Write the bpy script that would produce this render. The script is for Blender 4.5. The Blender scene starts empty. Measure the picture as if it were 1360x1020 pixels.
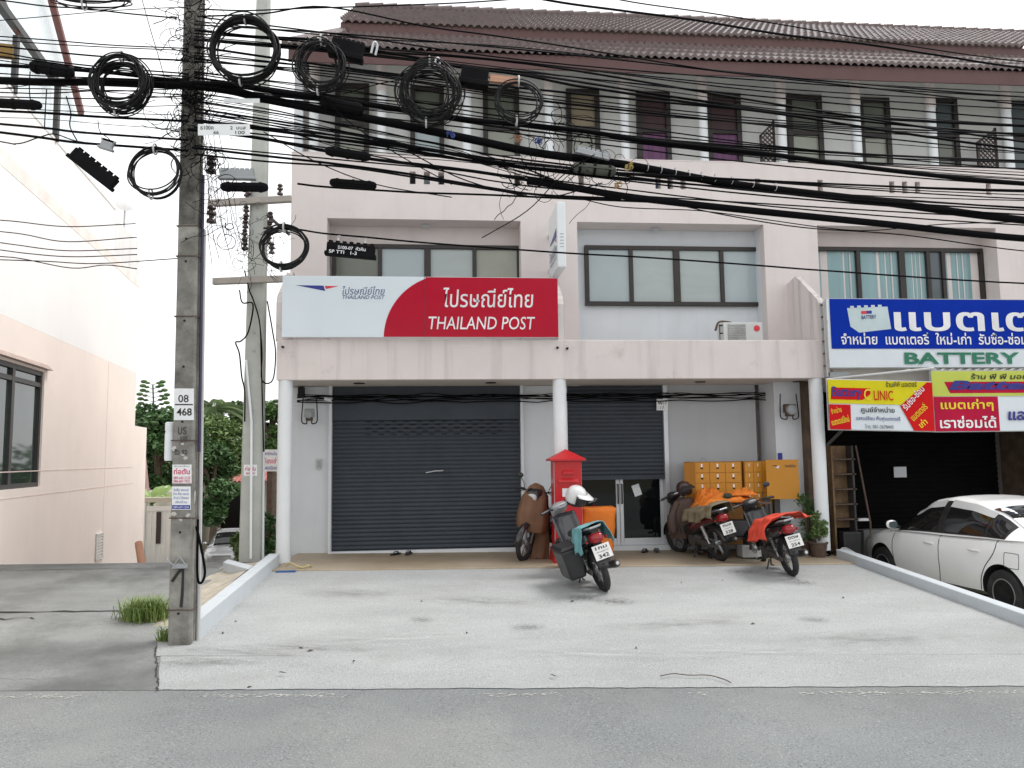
import bpy, bmesh, math, random
from mathutils import Vector, Matrix, Euler, noise
C = bpy.context.scene.collection
S = bpy.context.scene
R = math.radians
# ---------------------------------------------------------------- camera
F, YAW, PITCH, ROLL = 1030.0, R(5.26), R(5.36), R(-0.735)
_f = Vector((math.sin(YAW)*math.cos(PITCH), math.cos(YAW)*math.cos(PITCH), math.sin(PITCH)))
_r0 = Vector((math.cos(YAW), -math.sin(YAW), 0)); _u0 = _r0.cross(_f)
_r = math.cos(ROLL)*_r0 + math.sin(ROLL)*_u0; _u = -math.sin(ROLL)*_r0 + math.cos(ROLL)*_u0
CAM = Vector((0, 0, 1.8))
cd = bpy.data.cameras.new('camera'); cam = bpy.data.objects.new('camera', cd); C.objects.link(cam)
cd.sensor_width = 36; cd.lens = 36*F/1360; cd.clip_start = .1; cd.clip_end = 2000
cam.matrix_world = Matrix(((_r.x,_u.x,-_f.x,CAM.x),(_r.y,_u.y,-_f.y,CAM.y),(_r.z,_u.z,-_f.z,CAM.z),(0,0,0,1)))
S.camera = cam
def ray(x, y): return (x-680)/F*_r - (y-510)/F*_u + _f
def P(x, y, Y):                      # point of the vertical plane at distance Y
    d = ray(x, y); return CAM + d*(Y/d.y)
def GZ(x, y, Z):
    d = ray(x, y); return CAM + d*((Z-CAM.z)/d.z)
SL = .058
def GS(x, y):                        # point of the sloping apron
    d = ray(x, y); t = (-CAM.z-SL*6-LT*2.3)/(d.z-SL*d.y+LT*d.x); return CAM + d*t
LT = .0135                           # everything falls slightly towards the right
def gz(x, y): return SL*(y-6)-LT*(x+2.3)
# ---------------------------------------------------------------- world, sun, exposure
w = bpy.data.worlds.new('World'); S.world = w; w.use_nodes = True
nt = w.node_tree; bg = nt.nodes['Background']
sky = nt.nodes.new('ShaderNodeTexSky'); sky.sky_type = 'NISHITA'; sky.sun_disc = False
SUN_EL, SUN_AZ = R(60), R(76)       # azimuth from +Y clockwise
sky.sun_elevation = SUN_EL; sky.sun_rotation = SUN_AZ; sky.dust_density = 1.5; sky.air_density = 1.0; sky.altitude = 0
hs = nt.nodes.new('ShaderNodeHueSaturation'); hs.inputs['Saturation'].default_value = .16; hs.inputs['Value'].default_value = 1.0
nt.links.new(sky.outputs[0], hs.inputs['Color']); bg.inputs[1].default_value = .15
# bright even cloud deck over the sky
tcw = nt.nodes.new('ShaderNodeTexCoord'); nz = nt.nodes.new('ShaderNodeTexNoise'); nz.inputs['Scale'].default_value = 2.2; nz.inputs['Detail'].default_value = 6
cr_ = nt.nodes.new('ShaderNodeMix'); cr_.data_type = 'RGBA'; cr_.inputs[6].default_value = (6.8, 6.9, 7.1, 1); cr_.inputs[7].default_value = (8.2, 8.2, 8.2, 1)
mxw = nt.nodes.new('ShaderNodeMix'); mxw.data_type = 'RGBA'; mxw.inputs[0].default_value = .85
nt.links.new(tcw.outputs['Generated'], nz.inputs[0]); nt.links.new(nz.outputs[0], cr_.inputs[0]); nt.links.new(hs.outputs[0], mxw.inputs[6]); nt.links.new(cr_.outputs[2], mxw.inputs[7]); nt.links.new(mxw.outputs[2], bg.inputs[0])
sd = bpy.data.lights.new('sun', 'SUN'); sun = bpy.data.objects.new('sun', sd); C.objects.link(sun)
sd.energy = 2.0; sd.angle = R(22); sd.color = (1, .975, .94)
sv = Vector((math.sin(SUN_AZ)*math.cos(SUN_EL), math.cos(SUN_AZ)*math.cos(SUN_EL), math.sin(SUN_EL)))
sun.rotation_euler = sv.to_track_quat('Z', 'Y').to_euler(); sun.location = sv*50
S.view_settings.view_transform = 'Standard'; S.view_settings.look = 'None'; S.view_settings.gamma = 1
S.view_settings.exposure = 0.36
# ---------------------------------------------------------------- materials
def mat(name, col, rough=.6, metal=0, var=.12, vs=2.5, bump=0, bs=60, spec=.5, streak=0, dirt=None, trans=0, alpha=1, coat=0, fine=0, stretch=None, speck=None):
    m = bpy.data.materials.new(name); m.use_nodes = True
    t = m.node_tree; N = t.nodes; L = t.links; b = N['Principled BSDF']
    b.inputs['Roughness'].default_value = rough; b.inputs['Metallic'].default_value = metal
    b.inputs['Specular IOR Level'].default_value = spec
    if trans: b.inputs['Transmission Weight'].default_value = trans
    if coat: b.inputs['Coat Weight'].default_value = coat; b.inputs['Coat Roughness'].default_value = .08
    b.inputs['Alpha'].default_value = alpha
    tc = N.new('ShaderNodeTexCoord')
    def noi(scale, detail=5, st=None, rg=.6):
        n = N.new('ShaderNodeTexNoise'); n.inputs['Scale'].default_value = scale; n.inputs['Detail'].default_value = detail; n.inputs['Roughness'].default_value = rg
        if st:
            mp = N.new('ShaderNodeMapping'); mp.inputs['Scale'].default_value = st
            L.new(tc.outputs['Object'], mp.inputs[0]); L.new(mp.outputs[0], n.inputs[0])
        else: L.new(tc.outputs['Object'], n.inputs[0])
        return n
    def mix(a, bb, facs, mode='MIX'):
        x = N.new('ShaderNodeMix'); x.data_type = 'RGBA'; x.blend_type = mode
        for s, v in ((6, a), (7, bb), (0, facs)):
            if isinstance(v, (int, float)): x.inputs[s].default_value = v
            elif isinstance(v, tuple): x.inputs[s].default_value = (*v, 1) if len(v) == 3 else v
            else: L.new(v, x.inputs[s])
        return x.outputs[2]
    def ramp(sock, lo, hi):
        r = N.new('ShaderNodeMapRange'); r.inputs['From Min'].default_value = lo; r.inputs['From Max'].default_value = hi
        L.new(sock, r.inputs[0]); return r.outputs[0]
    c0 = tuple(max(0, v*(1-var)) for v in col); c1 = tuple(min(1, v*(1+var)) for v in col)
    out = mix(c0, c1, ramp(noi(vs, 6, stretch).outputs[0], .3, .7))
    if fine: out = mix(out, tuple(v*.55 for v in col), ramp(noi(fine, 3).outputs[0], .5, .8))
    if speck:
        ns = noi(speck, 2, None, .5).outputs[0]
        out = mix(out, tuple(v*1.55 for v in col), ramp(ns, .60, .70)); out = mix(out, tuple(v*.42 for v in col), ramp(ns, .40, .30))
    if streak:
        s = noi(1, 5, (5, 5, .35)); k = N.new('ShaderNodeMath'); k.operation = 'MULTIPLY'; k.inputs[1].default_value = streak
        L.new(ramp(s.outputs[0], .52, .8), k.inputs[0]); out = mix(out, tuple(v*.45 for v in col), k.outputs[0])
    if dirt:
        dc, amt, ds, lo, hi = dirt
        k = N.new('ShaderNodeMath'); k.operation = 'MULTIPLY'; k.inputs[1].default_value = amt
        L.new(ramp(noi(ds, 8, None, .65).outputs[0], lo, hi), k.inputs[0]); out = mix(out, dc, k.outputs[0])
    L.new(out, b.inputs['Base Color'])
    if bump:
        bp = N.new('ShaderNodeBump'); bp.inputs['Strength'].default_value = bump; bp.inputs['Distance'].default_value = .01
        L.new(noi(bs, 4).outputs[0], bp.inputs['Height']); L.new(bp.outputs[0], b.inputs['Normal'])
    return m
# ---------------------------------------------------------------- mesh builder
OFF = {}
class MB:
    def __init__(s): s.v = []; s.f = []; s.mi = []; s.k = 0
    def add(s, vs, fs):
        o = len(s.v); s.v += [tuple(p) for p in vs]
        for f in fs: s.f.append(tuple(i+o for i in f)); s.mi.append(s.k)
        return s
    def xf(s, M, start=0):
        for i in range(start, len(s.v)): s.v[i] = tuple(M @ Vector(s.v[i]))
        return s
    def box(s, x0, x1, y0, y1, z0, z1):
        return s.add([(x0,y0,z0),(x1,y0,z0),(x1,y1,z0),(x0,y1,z0),(x0,y0,z1),(x1,y0,z1),(x1,y1,z1),(x0,y1,z1)],
                     [(0,3,2,1),(4,5,6,7),(0,1,5,4),(1,2,6,5),(2,3,7,6),(3,0,4,7)])
    def obox(s, c, size, M=None):
        n = len(s.v); h = [v/2 for v in size]; s.box(-h[0],h[0],-h[1],h[1],-h[2],h[2])
        T = Matrix.Translation(c) @ (M.to_4x4() if M else Matrix.Identity(4)); return s.xf(T, n)
    def frus(s, b, t):               # frustum between two rectangles (x0,x1,y0,y1,z)
        return s.add([(b[0],b[2],b[4]),(b[1],b[2],b[4]),(b[1],b[3],b[4]),(b[0],b[3],b[4]),(t[0],t[2],t[4]),(t[1],t[2],t[4]),(t[1],t[3],t[4]),(t[0],t[3],t[4])],
                     [(0,3,2,1),(4,5,6,7),(0,1,5,4),(1,2,6,5),(2,3,7,6),(3,0,4,7)])
    def tube(s, pts, r, n=8, cap=True, closed=False):
        pts = [Vector(p) for p in pts]; m = len(pts); rr = r if isinstance(r, (list, tuple)) else [r]*m
        vs = []; fs = []; up = None
        for i in range(m):
            a = pts[(i-1) % m] if (closed or i) else pts[0]; b = pts[(i+1) % m] if (closed or i < m-1) else pts[-1]
            d = (b-a); d = d.normalized() if d.length > 1e-9 else Vector((0,0,1))
            if up is None: up = d.orthogonal().normalized()
            up = (up - d*up.dot(d)); up = up.normalized() if up.length > 1e-6 else d.orthogonal().normalized()
            sd_ = d.cross(up)
            for j in range(n):
                an = 2*math.pi*j/n; vs.append(pts[i] + (up*math.cos(an)+sd_*math.sin(an))*rr[i])
        for i in range(m if closed else m-1):
            for j in range(n):
                i2 = (i+1) % m; fs.append((i*n+j, i*n+(j+1)%n, i2*n+(j+1)%n, i2*n+j))
        if cap and not closed: fs.append(tuple(range(n))[::-1]); fs.append(tuple((m-1)*n+j for j in range(n)))
        return s.add(vs, fs)
    def cyl(s, a, b, r0, r1=None, n=16): return s.tube([a, b], [r0, r0 if r1 is None else r1], n)
    def lathe(s, prof, n=20, c=(0,0,0), M=None):   # profile (r,z) round Z
        st = len(s.v); vs = []; fs = []
        for r_, z in prof:
            for j in range(n): a = 2*math.pi*j/n; vs.append((r_*math.cos(a), r_*math.sin(a), z))
        for i in range(len(prof)-1):
            for j in range(n): fs.append((i*n+j, i*n+(j+1)%n, (i+1)*n+(j+1)%n, (i+1)*n+j))
        if prof[0][0] > 1e-6: fs.append(tuple(range(n))[::-1])
        if prof[-1][0] > 1e-6: fs.append(tuple((len(prof)-1)*n+j for j in range(n)))
        s.add(vs, fs); return s.xf(Matrix.Translation(c) @ (M.to_4x4() if M else Matrix.Identity(4)), st)
    def torus(s, c, R_, r_, axis='Y', n=32, k=8, sq=1.0):
        pts = []
        vs = []; fs = []
        for i in range(n):
            a = 2*math.pi*i/n
            for j in range(k):
                b = 2*math.pi*j/k; rr = R_+r_*math.cos(b); h = r_*sq*math.sin(b)
                p = (rr*math.cos(a), h, rr*math.sin(a)) if axis == 'Y' else ((h, rr*math.cos(a), rr*math.sin(a)) if axis == 'X' else (rr*math.cos(a), rr*math.sin(a), h))
                vs.append(Vector(c)+Vector(p))
        for i in range(n):
            for j in range(k): fs.append((i*k+j, ((i+1)%n)*k+j, ((i+1)%n)*k+(j+1)%k, i*k+(j+1)%k))
        return s.add(vs, fs)
    def ell(s, c, r, n=16, m=10, M=None):
        st = len(s.v); vs = []; fs = []
        for i in range(m+1):
            t = math.pi*i/m
            for j in range(n): a = 2*math.pi*j/n; vs.append((r[0]*math.sin(t)*math.cos(a), r[1]*math.sin(t)*math.sin(a), r[2]*math.cos(t)))
        for i in range(m):
            for j in range(n): fs.append((i*n+j, (i+1)*n+j, (i+1)*n+(j+1)%n, i*n+(j+1)%n))
        s.add(vs, fs); return s.xf(Matrix.Translation(c) @ (M.to_4x4() if M else Matrix.Identity(4)), st)
    def loft(s, rings, cap=True, closed=True):
        n = len(rings[0]); vs = [p for r_ in rings for p in r_]; fs = []
        for i in range(len(rings)-1):
            for j in range(n if closed else n-1): fs.append((i*n+j, i*n+(j+1)%n, (i+1)*n+(j+1)%n, (i+1)*n+j))
        if cap and closed: fs.append(tuple(range(n))[::-1]); fs.append(tuple((len(rings)-1)*n+j for j in range(n)))
        return s.add(vs, fs)
    def sell(s, stations, n=14, e=2.6, cap=True):  # superellipse loft along X: (x, z, half width, half height[, y])
        rings = []
        for st in stations:
            x, z, hw, hh = st[:4]; y0 = st[4] if len(st) > 4 else 0; rg = []
            for j in range(n):
                a = 2*math.pi*j/n; ca, sa = math.cos(a), math.sin(a)
                rg.append((x, y0+hw*math.copysign(abs(ca)**(2/e), ca), z+hh*math.copysign(abs(sa)**(2/e), sa)))
            rings.append(rg)
        return s.loft(rings, cap)
    def prism(s, pts, ex):           # planar polygon (3D) extruded by the vector ex
        n = len(pts); ex = Vector(ex); a = [Vector(p) for p in pts]; b = [p+ex for p in a]
        return s.add(a+b, [tuple(range(n)), tuple(range(2*n-1, n-1, -1))] + [(i, i+n, (i+1)%n+n, (i+1)%n)[::-1] for i in range(n)])
    def quad(s, a, b, c, d): return s.add([a,b,c,d], [(0,1,2,3)])
    def grid(s, fn, nu, nv):
        vs = [fn(i/nu, j/nv) for i in range(nu+1) for j in range(nv+1)]
        return s.add(vs, [(i*(nv+1)+j, (i+1)*(nv+1)+j, (i+1)*(nv+1)+j+1, i*(nv+1)+j+1) for i in range(nu) for j in range(nv)])
    def text(s, body, org, right, up, w_, h_, bold=0, shear=0, proud=.003):   # fitted into w x h from its lower left corner
        cu = bpy.data.curves.new('t', 'FONT'); cu.body = body; cu.offset = bold; cu.shear = shear; cu.resolution_u = 3
        o = bpy.data.objects.new('t', cu); C.objects.link(o)
        dg = bpy.context.evaluated_depsgraph_get(); me = bpy.data.meshes.new_from_object(o.evaluated_get(dg))
        vs = [v.co.copy() for v in me.vertices]; fs = [tuple(p.vertices) for p in me.polygons]
        bpy.data.objects.remove(o); bpy.data.curves.remove(cu); bpy.data.meshes.remove(me)
        if not vs: return s
        x0 = min(v.x for v in vs); x1 = max(v.x for v in vs); y0 = min(v.y for v in vs); y1 = max(v.y for v in vs)
        right = Vector(right).normalized(); up = Vector(up).normalized(); nn = right.cross(up); org = Vector(org)
        return s.add([org + right*((v.x-x0)/(x1-x0)*w_) + up*((v.y-y0)/(y1-y0)*h_) + nn*proud for v in vs], fs)
    def build(s, name, m, parent=None, smooth=False, bevel=0, solid=0, sub=0, ang=40, off=None):
        me = bpy.data.meshes.new(name); o = bpy.data.objects.new(name, me); C.objects.link(o)
        of = Vector(off) if off is not None else (OFF.get(parent.name, Vector()) if parent else Vector())
        me.from_pydata([tuple(Vector(p)-of) for p in s.v], [], s.f)
        for x in (m if isinstance(m, (list, tuple)) else [m]): me.materials.append(x)
        if any(s.mi): me.polygons.foreach_set('material_index', s.mi)
        if smooth:
            me.polygons.foreach_set('use_smooth', [True]*len(me.polygons)); me.set_sharp_from_angle(angle=R(ang))
        me.validate(); me.update()
        if solid: md = o.modifiers.new('thick', 'SOLIDIFY'); md.thickness = solid; md.offset = 0
        if bevel: md = o.modifiers.new('bevel', 'BEVEL'); md.width = bevel; md.segments = 2; md.limit_method = 'ANGLE'; md.angle_limit = R(40)
        if sub: md = o.modifiers.new('sub', 'SUBSURF'); md.levels = sub; md.render_levels = sub
        if parent: o.parent = parent; OFF[o.name] = of
        return o
    def solo(s, name, m, label, cat, group=None, **k):     # a thing that is one mesh
        xs = [p[0] for p in s.v]; ys = [p[1] for p in s.v]; zs = [p[2] for p in s.v]
        b = Vector(((min(xs)+max(xs))/2, (min(ys)+max(ys))/2, min(zs)))
        o = s.build(name, m, None, off=b, **k); o.location = b; OFF[o.name] = b
        return tag(o, label, cat, group)
    def struct(s, name, m, label, cat, **k):
        o = s.build(name, m, None, **k); tag(o, label, cat); o['kind'] = 'structure'; return o
def tag(o, label, cat, group=None, kind=None):
    o['label'] = label; o['category'] = cat
    if group: o['group'] = group
    if kind: o['kind'] = kind
    return o
def thing(name, label, cat, loc=(0,0,0), group=None):
    o = bpy.data.objects.new(name, None); C.objects.link(o); o.location = loc; o.empty_display_size = .2
    OFF[o.name] = Vector(loc); return tag(o, label, cat, group)
def copy_tree(o, parent=None):
    c = o.copy(); C.objects.link(c); c.parent = parent
    for ch in o.children: copy_tree(ch, c)
    return c
def catmull(p, seg=6):
    p = [Vector(q) for q in p]; q = [p[0]*2-p[1]] + p + [p[-1]*2-p[-2]]; out = []
    for i in range(1, len(q)-2):
        for k in range(seg):
            t = k/seg; a, b, c, d = q[i-1], q[i], q[i+1], q[i+2]
            out.append(.5*((2*b)+(c-a)*t+(2*a-5*b+4*c-d)*t*t+(3*b-a-3*c+d)*t**3))
    return out+[p[-1]]
X3, Y3, Z3 = Vector((1,0,0)), Vector((0,1,0)), Vector((0,0,1))
def rotM(deg, ax='Z'): return Matrix.Rotation(R(deg), 4, ax)
# ---------------------------------------------------------------- setting
random.seed(7)
m_asph = mat('asphalt', (.222,.235,.237), .85, var=.14, vs=.6, bump=1.0, bs=110, fine=85, speck=75, dirt=((.40,.39,.36), .5, .35, .45, .75))
m_conc = mat('concrete', (.375,.388,.388), .85, var=.11, vs=1.5, speck=95, stretch=(.6,1.5,1), bump=.5, bs=120, dirt=((.30,.30,.29), .6, 1.3, .52, .74), fine=190)
m_old = mat('old_concrete', (.235,.243,.238), .85, var=.25, vs=.8, stretch=(.5,1.5,1), bump=.4, bs=90, dirt=((.10,.105,.10), .85, .55, .46, .64), fine=60)
m_kerb = mat('kerb_paint', (.50,.54,.57), .75, var=.08, vs=3, bump=.2, dirt=((.33,.34,.34), .5, 3, .5, .75))
m_soil = mat('sandy_soil', (.42,.38,.31), .95, var=.25, vs=6, bump=.6, bs=40)
m_earth = mat('earth', (.16,.15,.10), .95, var=.3, vs=.6)
m_porch = mat('porch_tile', (.33,.265,.185), .55, var=.14, vs=1.6, bump=.1, dirt=((.45,.40,.33), .5, 1.2, .45, .7))
m_black = mat('crack', (.035,.035,.035), .9)
def hz(Y, x=-2.3): return (0 if Y < 6 else (SL*(Y-6) if Y < 11.7 else max(-2.75, .33-(Y-11.7)*.14))) - LT*(max(-9, min(9, x))+2.3)*max(0, min(1, (40-Y)/20))
ys = [-60,-20,0,6,6.5,8,9.5,11.7,11.71]+[11.7+2*i for i in range(1,14)]+[45,60,90,150,300,700]
xs = [-600,-200,-80,-40,-20,-12,-8,-4,0,4,8,12,20,40,80,200,600]
mb = MB(); mb.add([(x, y, (hz(y, x) if y < 12 or x < 3 else -2.75) - (.45 if (x > 5 and 6.4 < y < 12) else .06)) for y in ys for x in xs],
   [(j*len(xs)+i, j*len(xs)+i+1, (j+1)*len(xs)+i+1, (j+1)*len(xs)+i) for j in range(len(ys)-1) for i in range(len(xs)-1)])
mb.struct('ground', m_earth, 'rough earthy ground sloping away behind the forecourts', 'ground')
_a, _b = GZ(205, 917, 0), GZ(1360, 911, -.09)
def yb(x): return _a.y+(_b.y-_a.y)*(x-_a.x)/(_b.x-_a.x)      # the road runs slightly askew to the houses
XSL = GS(205, 880).x
mb = MB(); mb.grid(lambda u, v: (lambda x: (x, -14+(yb(x)+.1+14)*v, -LT*(max(-9,min(9,x))+2.3)))(-40+80*u), 80, 8)
mb.struct('road', m_asph, 'grey worn asphalt road across the foreground', 'road')
m_flake = mat('worn_paint', (.50,.50,.47), .85, var=.15, vs=20, bump=.3)
mb = MB()
for i in range(1500):
    x = random.uniform(-4.5, 6.0); g = noise.noise((x*1.1, 3.1, 0))
    if g < -.02+random.uniform(0,.12): continue
    y = yb(x)-.16+random.gauss(0, .03); a = random.uniform(.003,.012); n = random.randint(5,7); ph = random.random()*6
    mb.add([(x+a*random.uniform(.8,2.4)*math.cos(ph+6.283*k/n), y+a*.7*random.uniform(.5,1.2)*math.sin(ph+6.283*k/n), .004-LT*(x+2.3)) for k in range(n)], [tuple(range(n))])
o = mb.struct('road_marking', m_flake, 'worn flakes of a white edge line on the asphalt', 'road marking')
def apron_left(y): return -2.21 - .36*(y-6.46) + .02*noise.noise((y*3.2, 0, 0)) if y < 7.75 else -2.3
mb = MB()
def ap(u, v):
    a = apron_left(yb(-2.3)*(1-v)+11.0*v); b = 16 if v < .16 else 5.98; x = a+(b-a)*u
    y = yb(x)*(1-v)+11.0*v if v > .16 else yb(x)+5.05*v
    if v < .02: y += .022*noise.noise((x*2.3,1,0))+.02*noise.noise((x*9,2,0))
    return (x, y, SL*(y-6)*min(1, max(0, y-yb(x))/.7)-LT*(min(x, 9)+2.3)+.006)
mb.grid(ap, 260, 60); mb.struct('apron', m_conc, 'pale concrete apron rising from the road to the post office', 'concrete apron')
def fc(u, v):
    y0 = yb(-5); y = y0+(11.75-y0)*v; xr = apron_left(y)+.10 if y < 7.6 else -2.38; x = -13+(xr+13)*u
    if v == 0: y = yb(x)
    return (x, y, (hz(y, x)+LT*(x+2.3))*min(1, max(0, y-yb(x))/.7)-LT*(max(-9, x)+2.3)+.003)
mb = MB(); mb.grid(fc, 24, 40)
mb.struct('forecourt', m_old, 'stained old concrete forecourt left of the poles', 'forecourt')
mb = MB(); mb.grid(lambda u, v: (-11+8.4*u, 11.75+26*v, hz(11.75+26*v, -11+8.4*u)+.002), 6, 20)
mb.struct('alley', m_old, 'sloping concrete alley going down between the buildings', 'alley')
def sf(u, v):
    x = 6.14+14*u; y0 = yb(x)+.76; z0 = SL*(y0-6)-LT*(min(x, 9)+2.3); return (x, y0+(13.4-y0)*v, z0+(-.31-z0)*min(1, v*2.8))
mb = MB(); mb.grid(sf, 20, 14)
mb.struct('shop_forecourt', m_conc, 'sunken concrete forecourt before the battery shop', 'forecourt')
def crack(pts, w0, name, label):
    mb = MB(); L = [Vector(p) for p in pts]; n = len(L)
    vs = []
    for i, p in enumerate(L):
        d = (L[min(i+1,n-1)]-L[max(i-1,0)]).normalized(); s_ = Vector((-d.y, d.x, 0)); ww = w0*random.uniform(.3,1.3)
        vs += [p+s_*ww, p-s_*ww]
    mb.add(vs, [(2*i, 2*i+1, 2*i+3, 2*i+2) for i in range(n-1)]); return mb.struct(name, m_black, label, 'crack')
def jag(a, b, n, am):
    a = Vector(a); b = Vector(b); out = []
    for i in range(n+1):
        p = a.lerp(b, i/n); p.x += random.gauss(0, am); p.y += random.gauss(0, am); p.z = hz(p.y, p.x)+.009; out.append(p)
    return out
crack(jag((-8.5,9.0,0),(-3.3,8.95,0), 40, .014), .028, 'forecourt_joint', 'long dark open joint across the old forecourt')
crack(jag((-6.2,8.75,0),(-4.2,8.7,0), 34, .035), .011, 'forecourt_crack', 'fine wandering crack just below the forecourt joint')
crack(jag((-9.5,11.2,0),(-3.1,11.3,0), 30, .01), .010, 'upper_joint', 'thin joint near the top of the old forecourt')
crack(jag((-5.5,6.9,0),(-3.0,6.75,0), 30, .03), .004, 'lower_crack', 'faint crack across the dark stain on the forecourt')
crack(jag((-7.8,8.6,0),(-5.6,8.5,0), 30, .04), .008, 'forecourt_crack', 'short ragged crack at the left end of the forecourt')
crack(jag((-5.2,8.9,0),(-4.6,8.1,0), 20, .03), .005, 'forecourt_crack', 'slanting crack running off the forecourt joint')
crack([(apron_left(y)+random.gauss(0,.006), y, gz(apron_left(y), y)*min(1, max(0, y-yb(-2.3))/.7)+.012) for y in [6.50+.03*i for i in range(38)]], .006, 'slab_edge_crack', 'ragged joint where new apron meets old forecourt')
# oil drips and tyre grime on the slab, each a soft-edged film
def film_mat(name, c, k, ns):
    m = bpy.data.materials.new(name); m.use_nodes = True; t = m.node_tree; N = t.nodes; L = t.links; b = N['Principled BSDF']; b.inputs['Base Color'].default_value = (*c, 1); b.inputs['Roughness'].default_value = .8
    tc = N.new('ShaderNodeTexCoord'); g = N.new('ShaderNodeTexGradient'); g.gradient_type = 'SPHERICAL'; n = N.new('ShaderNodeTexNoise'); n.inputs['Scale'].default_value = ns; n.inputs['Detail'].default_value = 6
    r = N.new('ShaderNodeMapRange'); r.inputs['From Min'].default_value = .38; r.inputs['From Max'].default_value = .68; mu = N.new('ShaderNodeMath'); mu.operation = 'MULTIPLY'; m2 = N.new('ShaderNodeMath'); m2.operation = 'MULTIPLY'; m2.inputs[1].default_value = k
    L.new(tc.outputs['Object'], g.inputs[0]); L.new(tc.outputs['Object'], n.inputs[0]); L.new(n.outputs[0], r.inputs[0]); L.new(g.outputs[1], mu.inputs[0]); L.new(r.outputs[0], mu.inputs[1]); L.new(mu.outputs[0], m2.inputs[0]); L.new(m2.outputs[0], b.inputs['Alpha']); return m
m_film = film_mat('grime_film', (.16,.155,.145), .42, 3.0); m_oil = film_mat('oil_film', (.07,.066,.06), .8, 4.0); m_pale = film_mat('pale_film', (.58,.59,.58), .35, 2.5)
rs = random.Random(31)
for i, (x, y, rx, ry, mm) in enumerate(((330,868,.75,.16,m_film),(420,862,.9,.14,m_film),(300,880,.5,.12,m_film),(250,880,.5,.2,m_film),(815,800,.30,.22,m_oil),(775,795,.25,.2,m_oil),(985,760,.3,.2,m_oil),(1062,775,.28,.2,m_oil),(640,800,.9,.3,m_film),(900,830,1.0,.25,m_film),(520,850,1.2,.3,m_pale),(780,870,1.4,.25,m_pale),(1150,850,.9,.3,m_film),(1010,868,1.0,.2,m_pale),(470,790,.7,.3,m_film),(700,835,.22,.15,m_oil),(560,825,.16,.12,m_oil),(1080,825,.2,.14,m_oil))):
    c = GS(x, y); mb = MB(); mb.add([(math.cos(6.283*k/32), math.sin(6.283*k/32), 0) for k in range(32)], [tuple(range(32))]); o = mb.build('slab_stain', mm)
    o.location = (c.x, c.y, gz(c.x, c.y)*(1 if c.y-yb(c.x) > .7 else max(0, (c.y-yb(c.x))/.7))+.014+.0006*i); o.scale = (rx, ry, 1); o.rotation_euler = (math.atan(SL), math.atan(LT), rs.uniform(-.25,.25)); tag(o, ['soft grey tyre grime patch on the concrete apron','small dark oil drip on the concrete apron','pale scoured patch on the concrete apron'][(m_film, m_oil, m_pale).index(mm)], 'stain'); o['kind'] = 'structure'
# kerbs
mb = MB()
y0, y1 = 7.80, 11.45
mb.frus((-2.44,-2.29,y0,y1,0), (-2.44,-2.29,y0,y1,.5)); mb.v = [(x, y, (SL*(y-6)-.05) if z < .1 else SL*(y-6)+(.20 if y < 9 else .16)) for x, y, z in mb.v]
mb.add([(-2.95,11.0,.2),(-2.44,10.3,.2),(-2.44,10.55,.2),(-2.95,11.25,.2),(-2.95,11.0,.43),(-2.44,10.3,.42),(-2.44,10.55,.43),(-2.95,11.25,.44)], [(4,5,6,7),(0,1,5,4),(1,2,6,5),(2,3,7,6),(3,0,4,7)])
o = mb.struct('kerb_left', m_kerb, 'pale blue grey kerb wall beside the two poles', 'kerb', bevel=.012)
mb = MB(); mb.box(5.98,6.14,6.45,11.5,0,1); mb.v = [(x, y, -.5 if z < .1 else gz(x, y)+.13) for x, y, z in mb.v]
mb.struct('kerb_right', m_kerb, 'concrete kerb between the apron and the white car', 'kerb', bevel=.012)
mb = MB(); mb.grid(lambda u, v: (-3.05+.61*u, 8.3+3.2*v, hz(8.3+3.2*v)+.012+.17*u*u*(math.sin(v*3.14)**.4 if v < .97 else .3)+.02*noise.noise((u*4,v*9,1))), 8, 24)
mb.struct('soil', m_soil, 'sandy soil banked against the left kerb', 'soil')
mb = MB(); mb.box(-2.29,6.12,10.95,12.9,.0,.315); mb.v = [(x, y, (z if z < .1 else z-LT*(x+2.3))-(.08 if z < .1 else 0)) for x, y, z in mb.v]; mb.struct('porch_floor', m_porch, 'tan tiled porch floor under the canopy', 'porch floor', bevel=.015)
mb = MB(); mb.box(-3.05,-2.46,11.4,13.2,-.3,.28); mb.struct('soil_bed', m_soil, 'patch of soil beside the corner column', 'soil')

# ---------------------------------------------------------------- the shophouse row
m_pink = mat('pink_wall', (.745,.68,.66), .8, var=.04, vs=1.2, bump=.15, bs=80, streak=.15, dirt=((.55,.5,.48), .35, 1.1, .5, .8))
m_canopy = mat('canopy_paint', (.72,.655,.635), .8, var=.05, vs=1.5, bump=.15, bs=80, streak=.5, dirt=((.30,.27,.25), .5, 2.2, .58, .8))
m_white = mat('white_wall', (.70,.73,.76), .75, var=.05, vs=1.1, bump=.12, bs=80, streak=.12)
m_col = mat('white_column', (.78,.81,.83), .6, var=.04, vs=2, bump=.08, bs=70)
m_up = mat('upper_wall', (.74,.75,.73), .8, var=.05, vs=1, bump=.1)
m_frame = mat('brown_frame', (.026,.020,.018), .45, var=.2, vs=6)
m_tile = mat('roof_tile', (.085,.050,.045), .28, spec=.6, coat=.2, var=.5, vs=9, bump=.3, bs=60, dirt=((.10,.08,.08), .7, 1.3, .45, .75))
m_fascia = mat('fascia_board', (.105,.05,.047), .6, var=.15, vs=2, dirt=((.07,.05,.05), .5, 2, .5, .8))
m_shut = mat('shutter_steel', (.060,.070,.084), .6, spec=.25, metal=.2, var=.15, vs=1.3, bump=.1, dirt=((.03,.03,.032), .55, 1.3, .55, .8))
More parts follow.
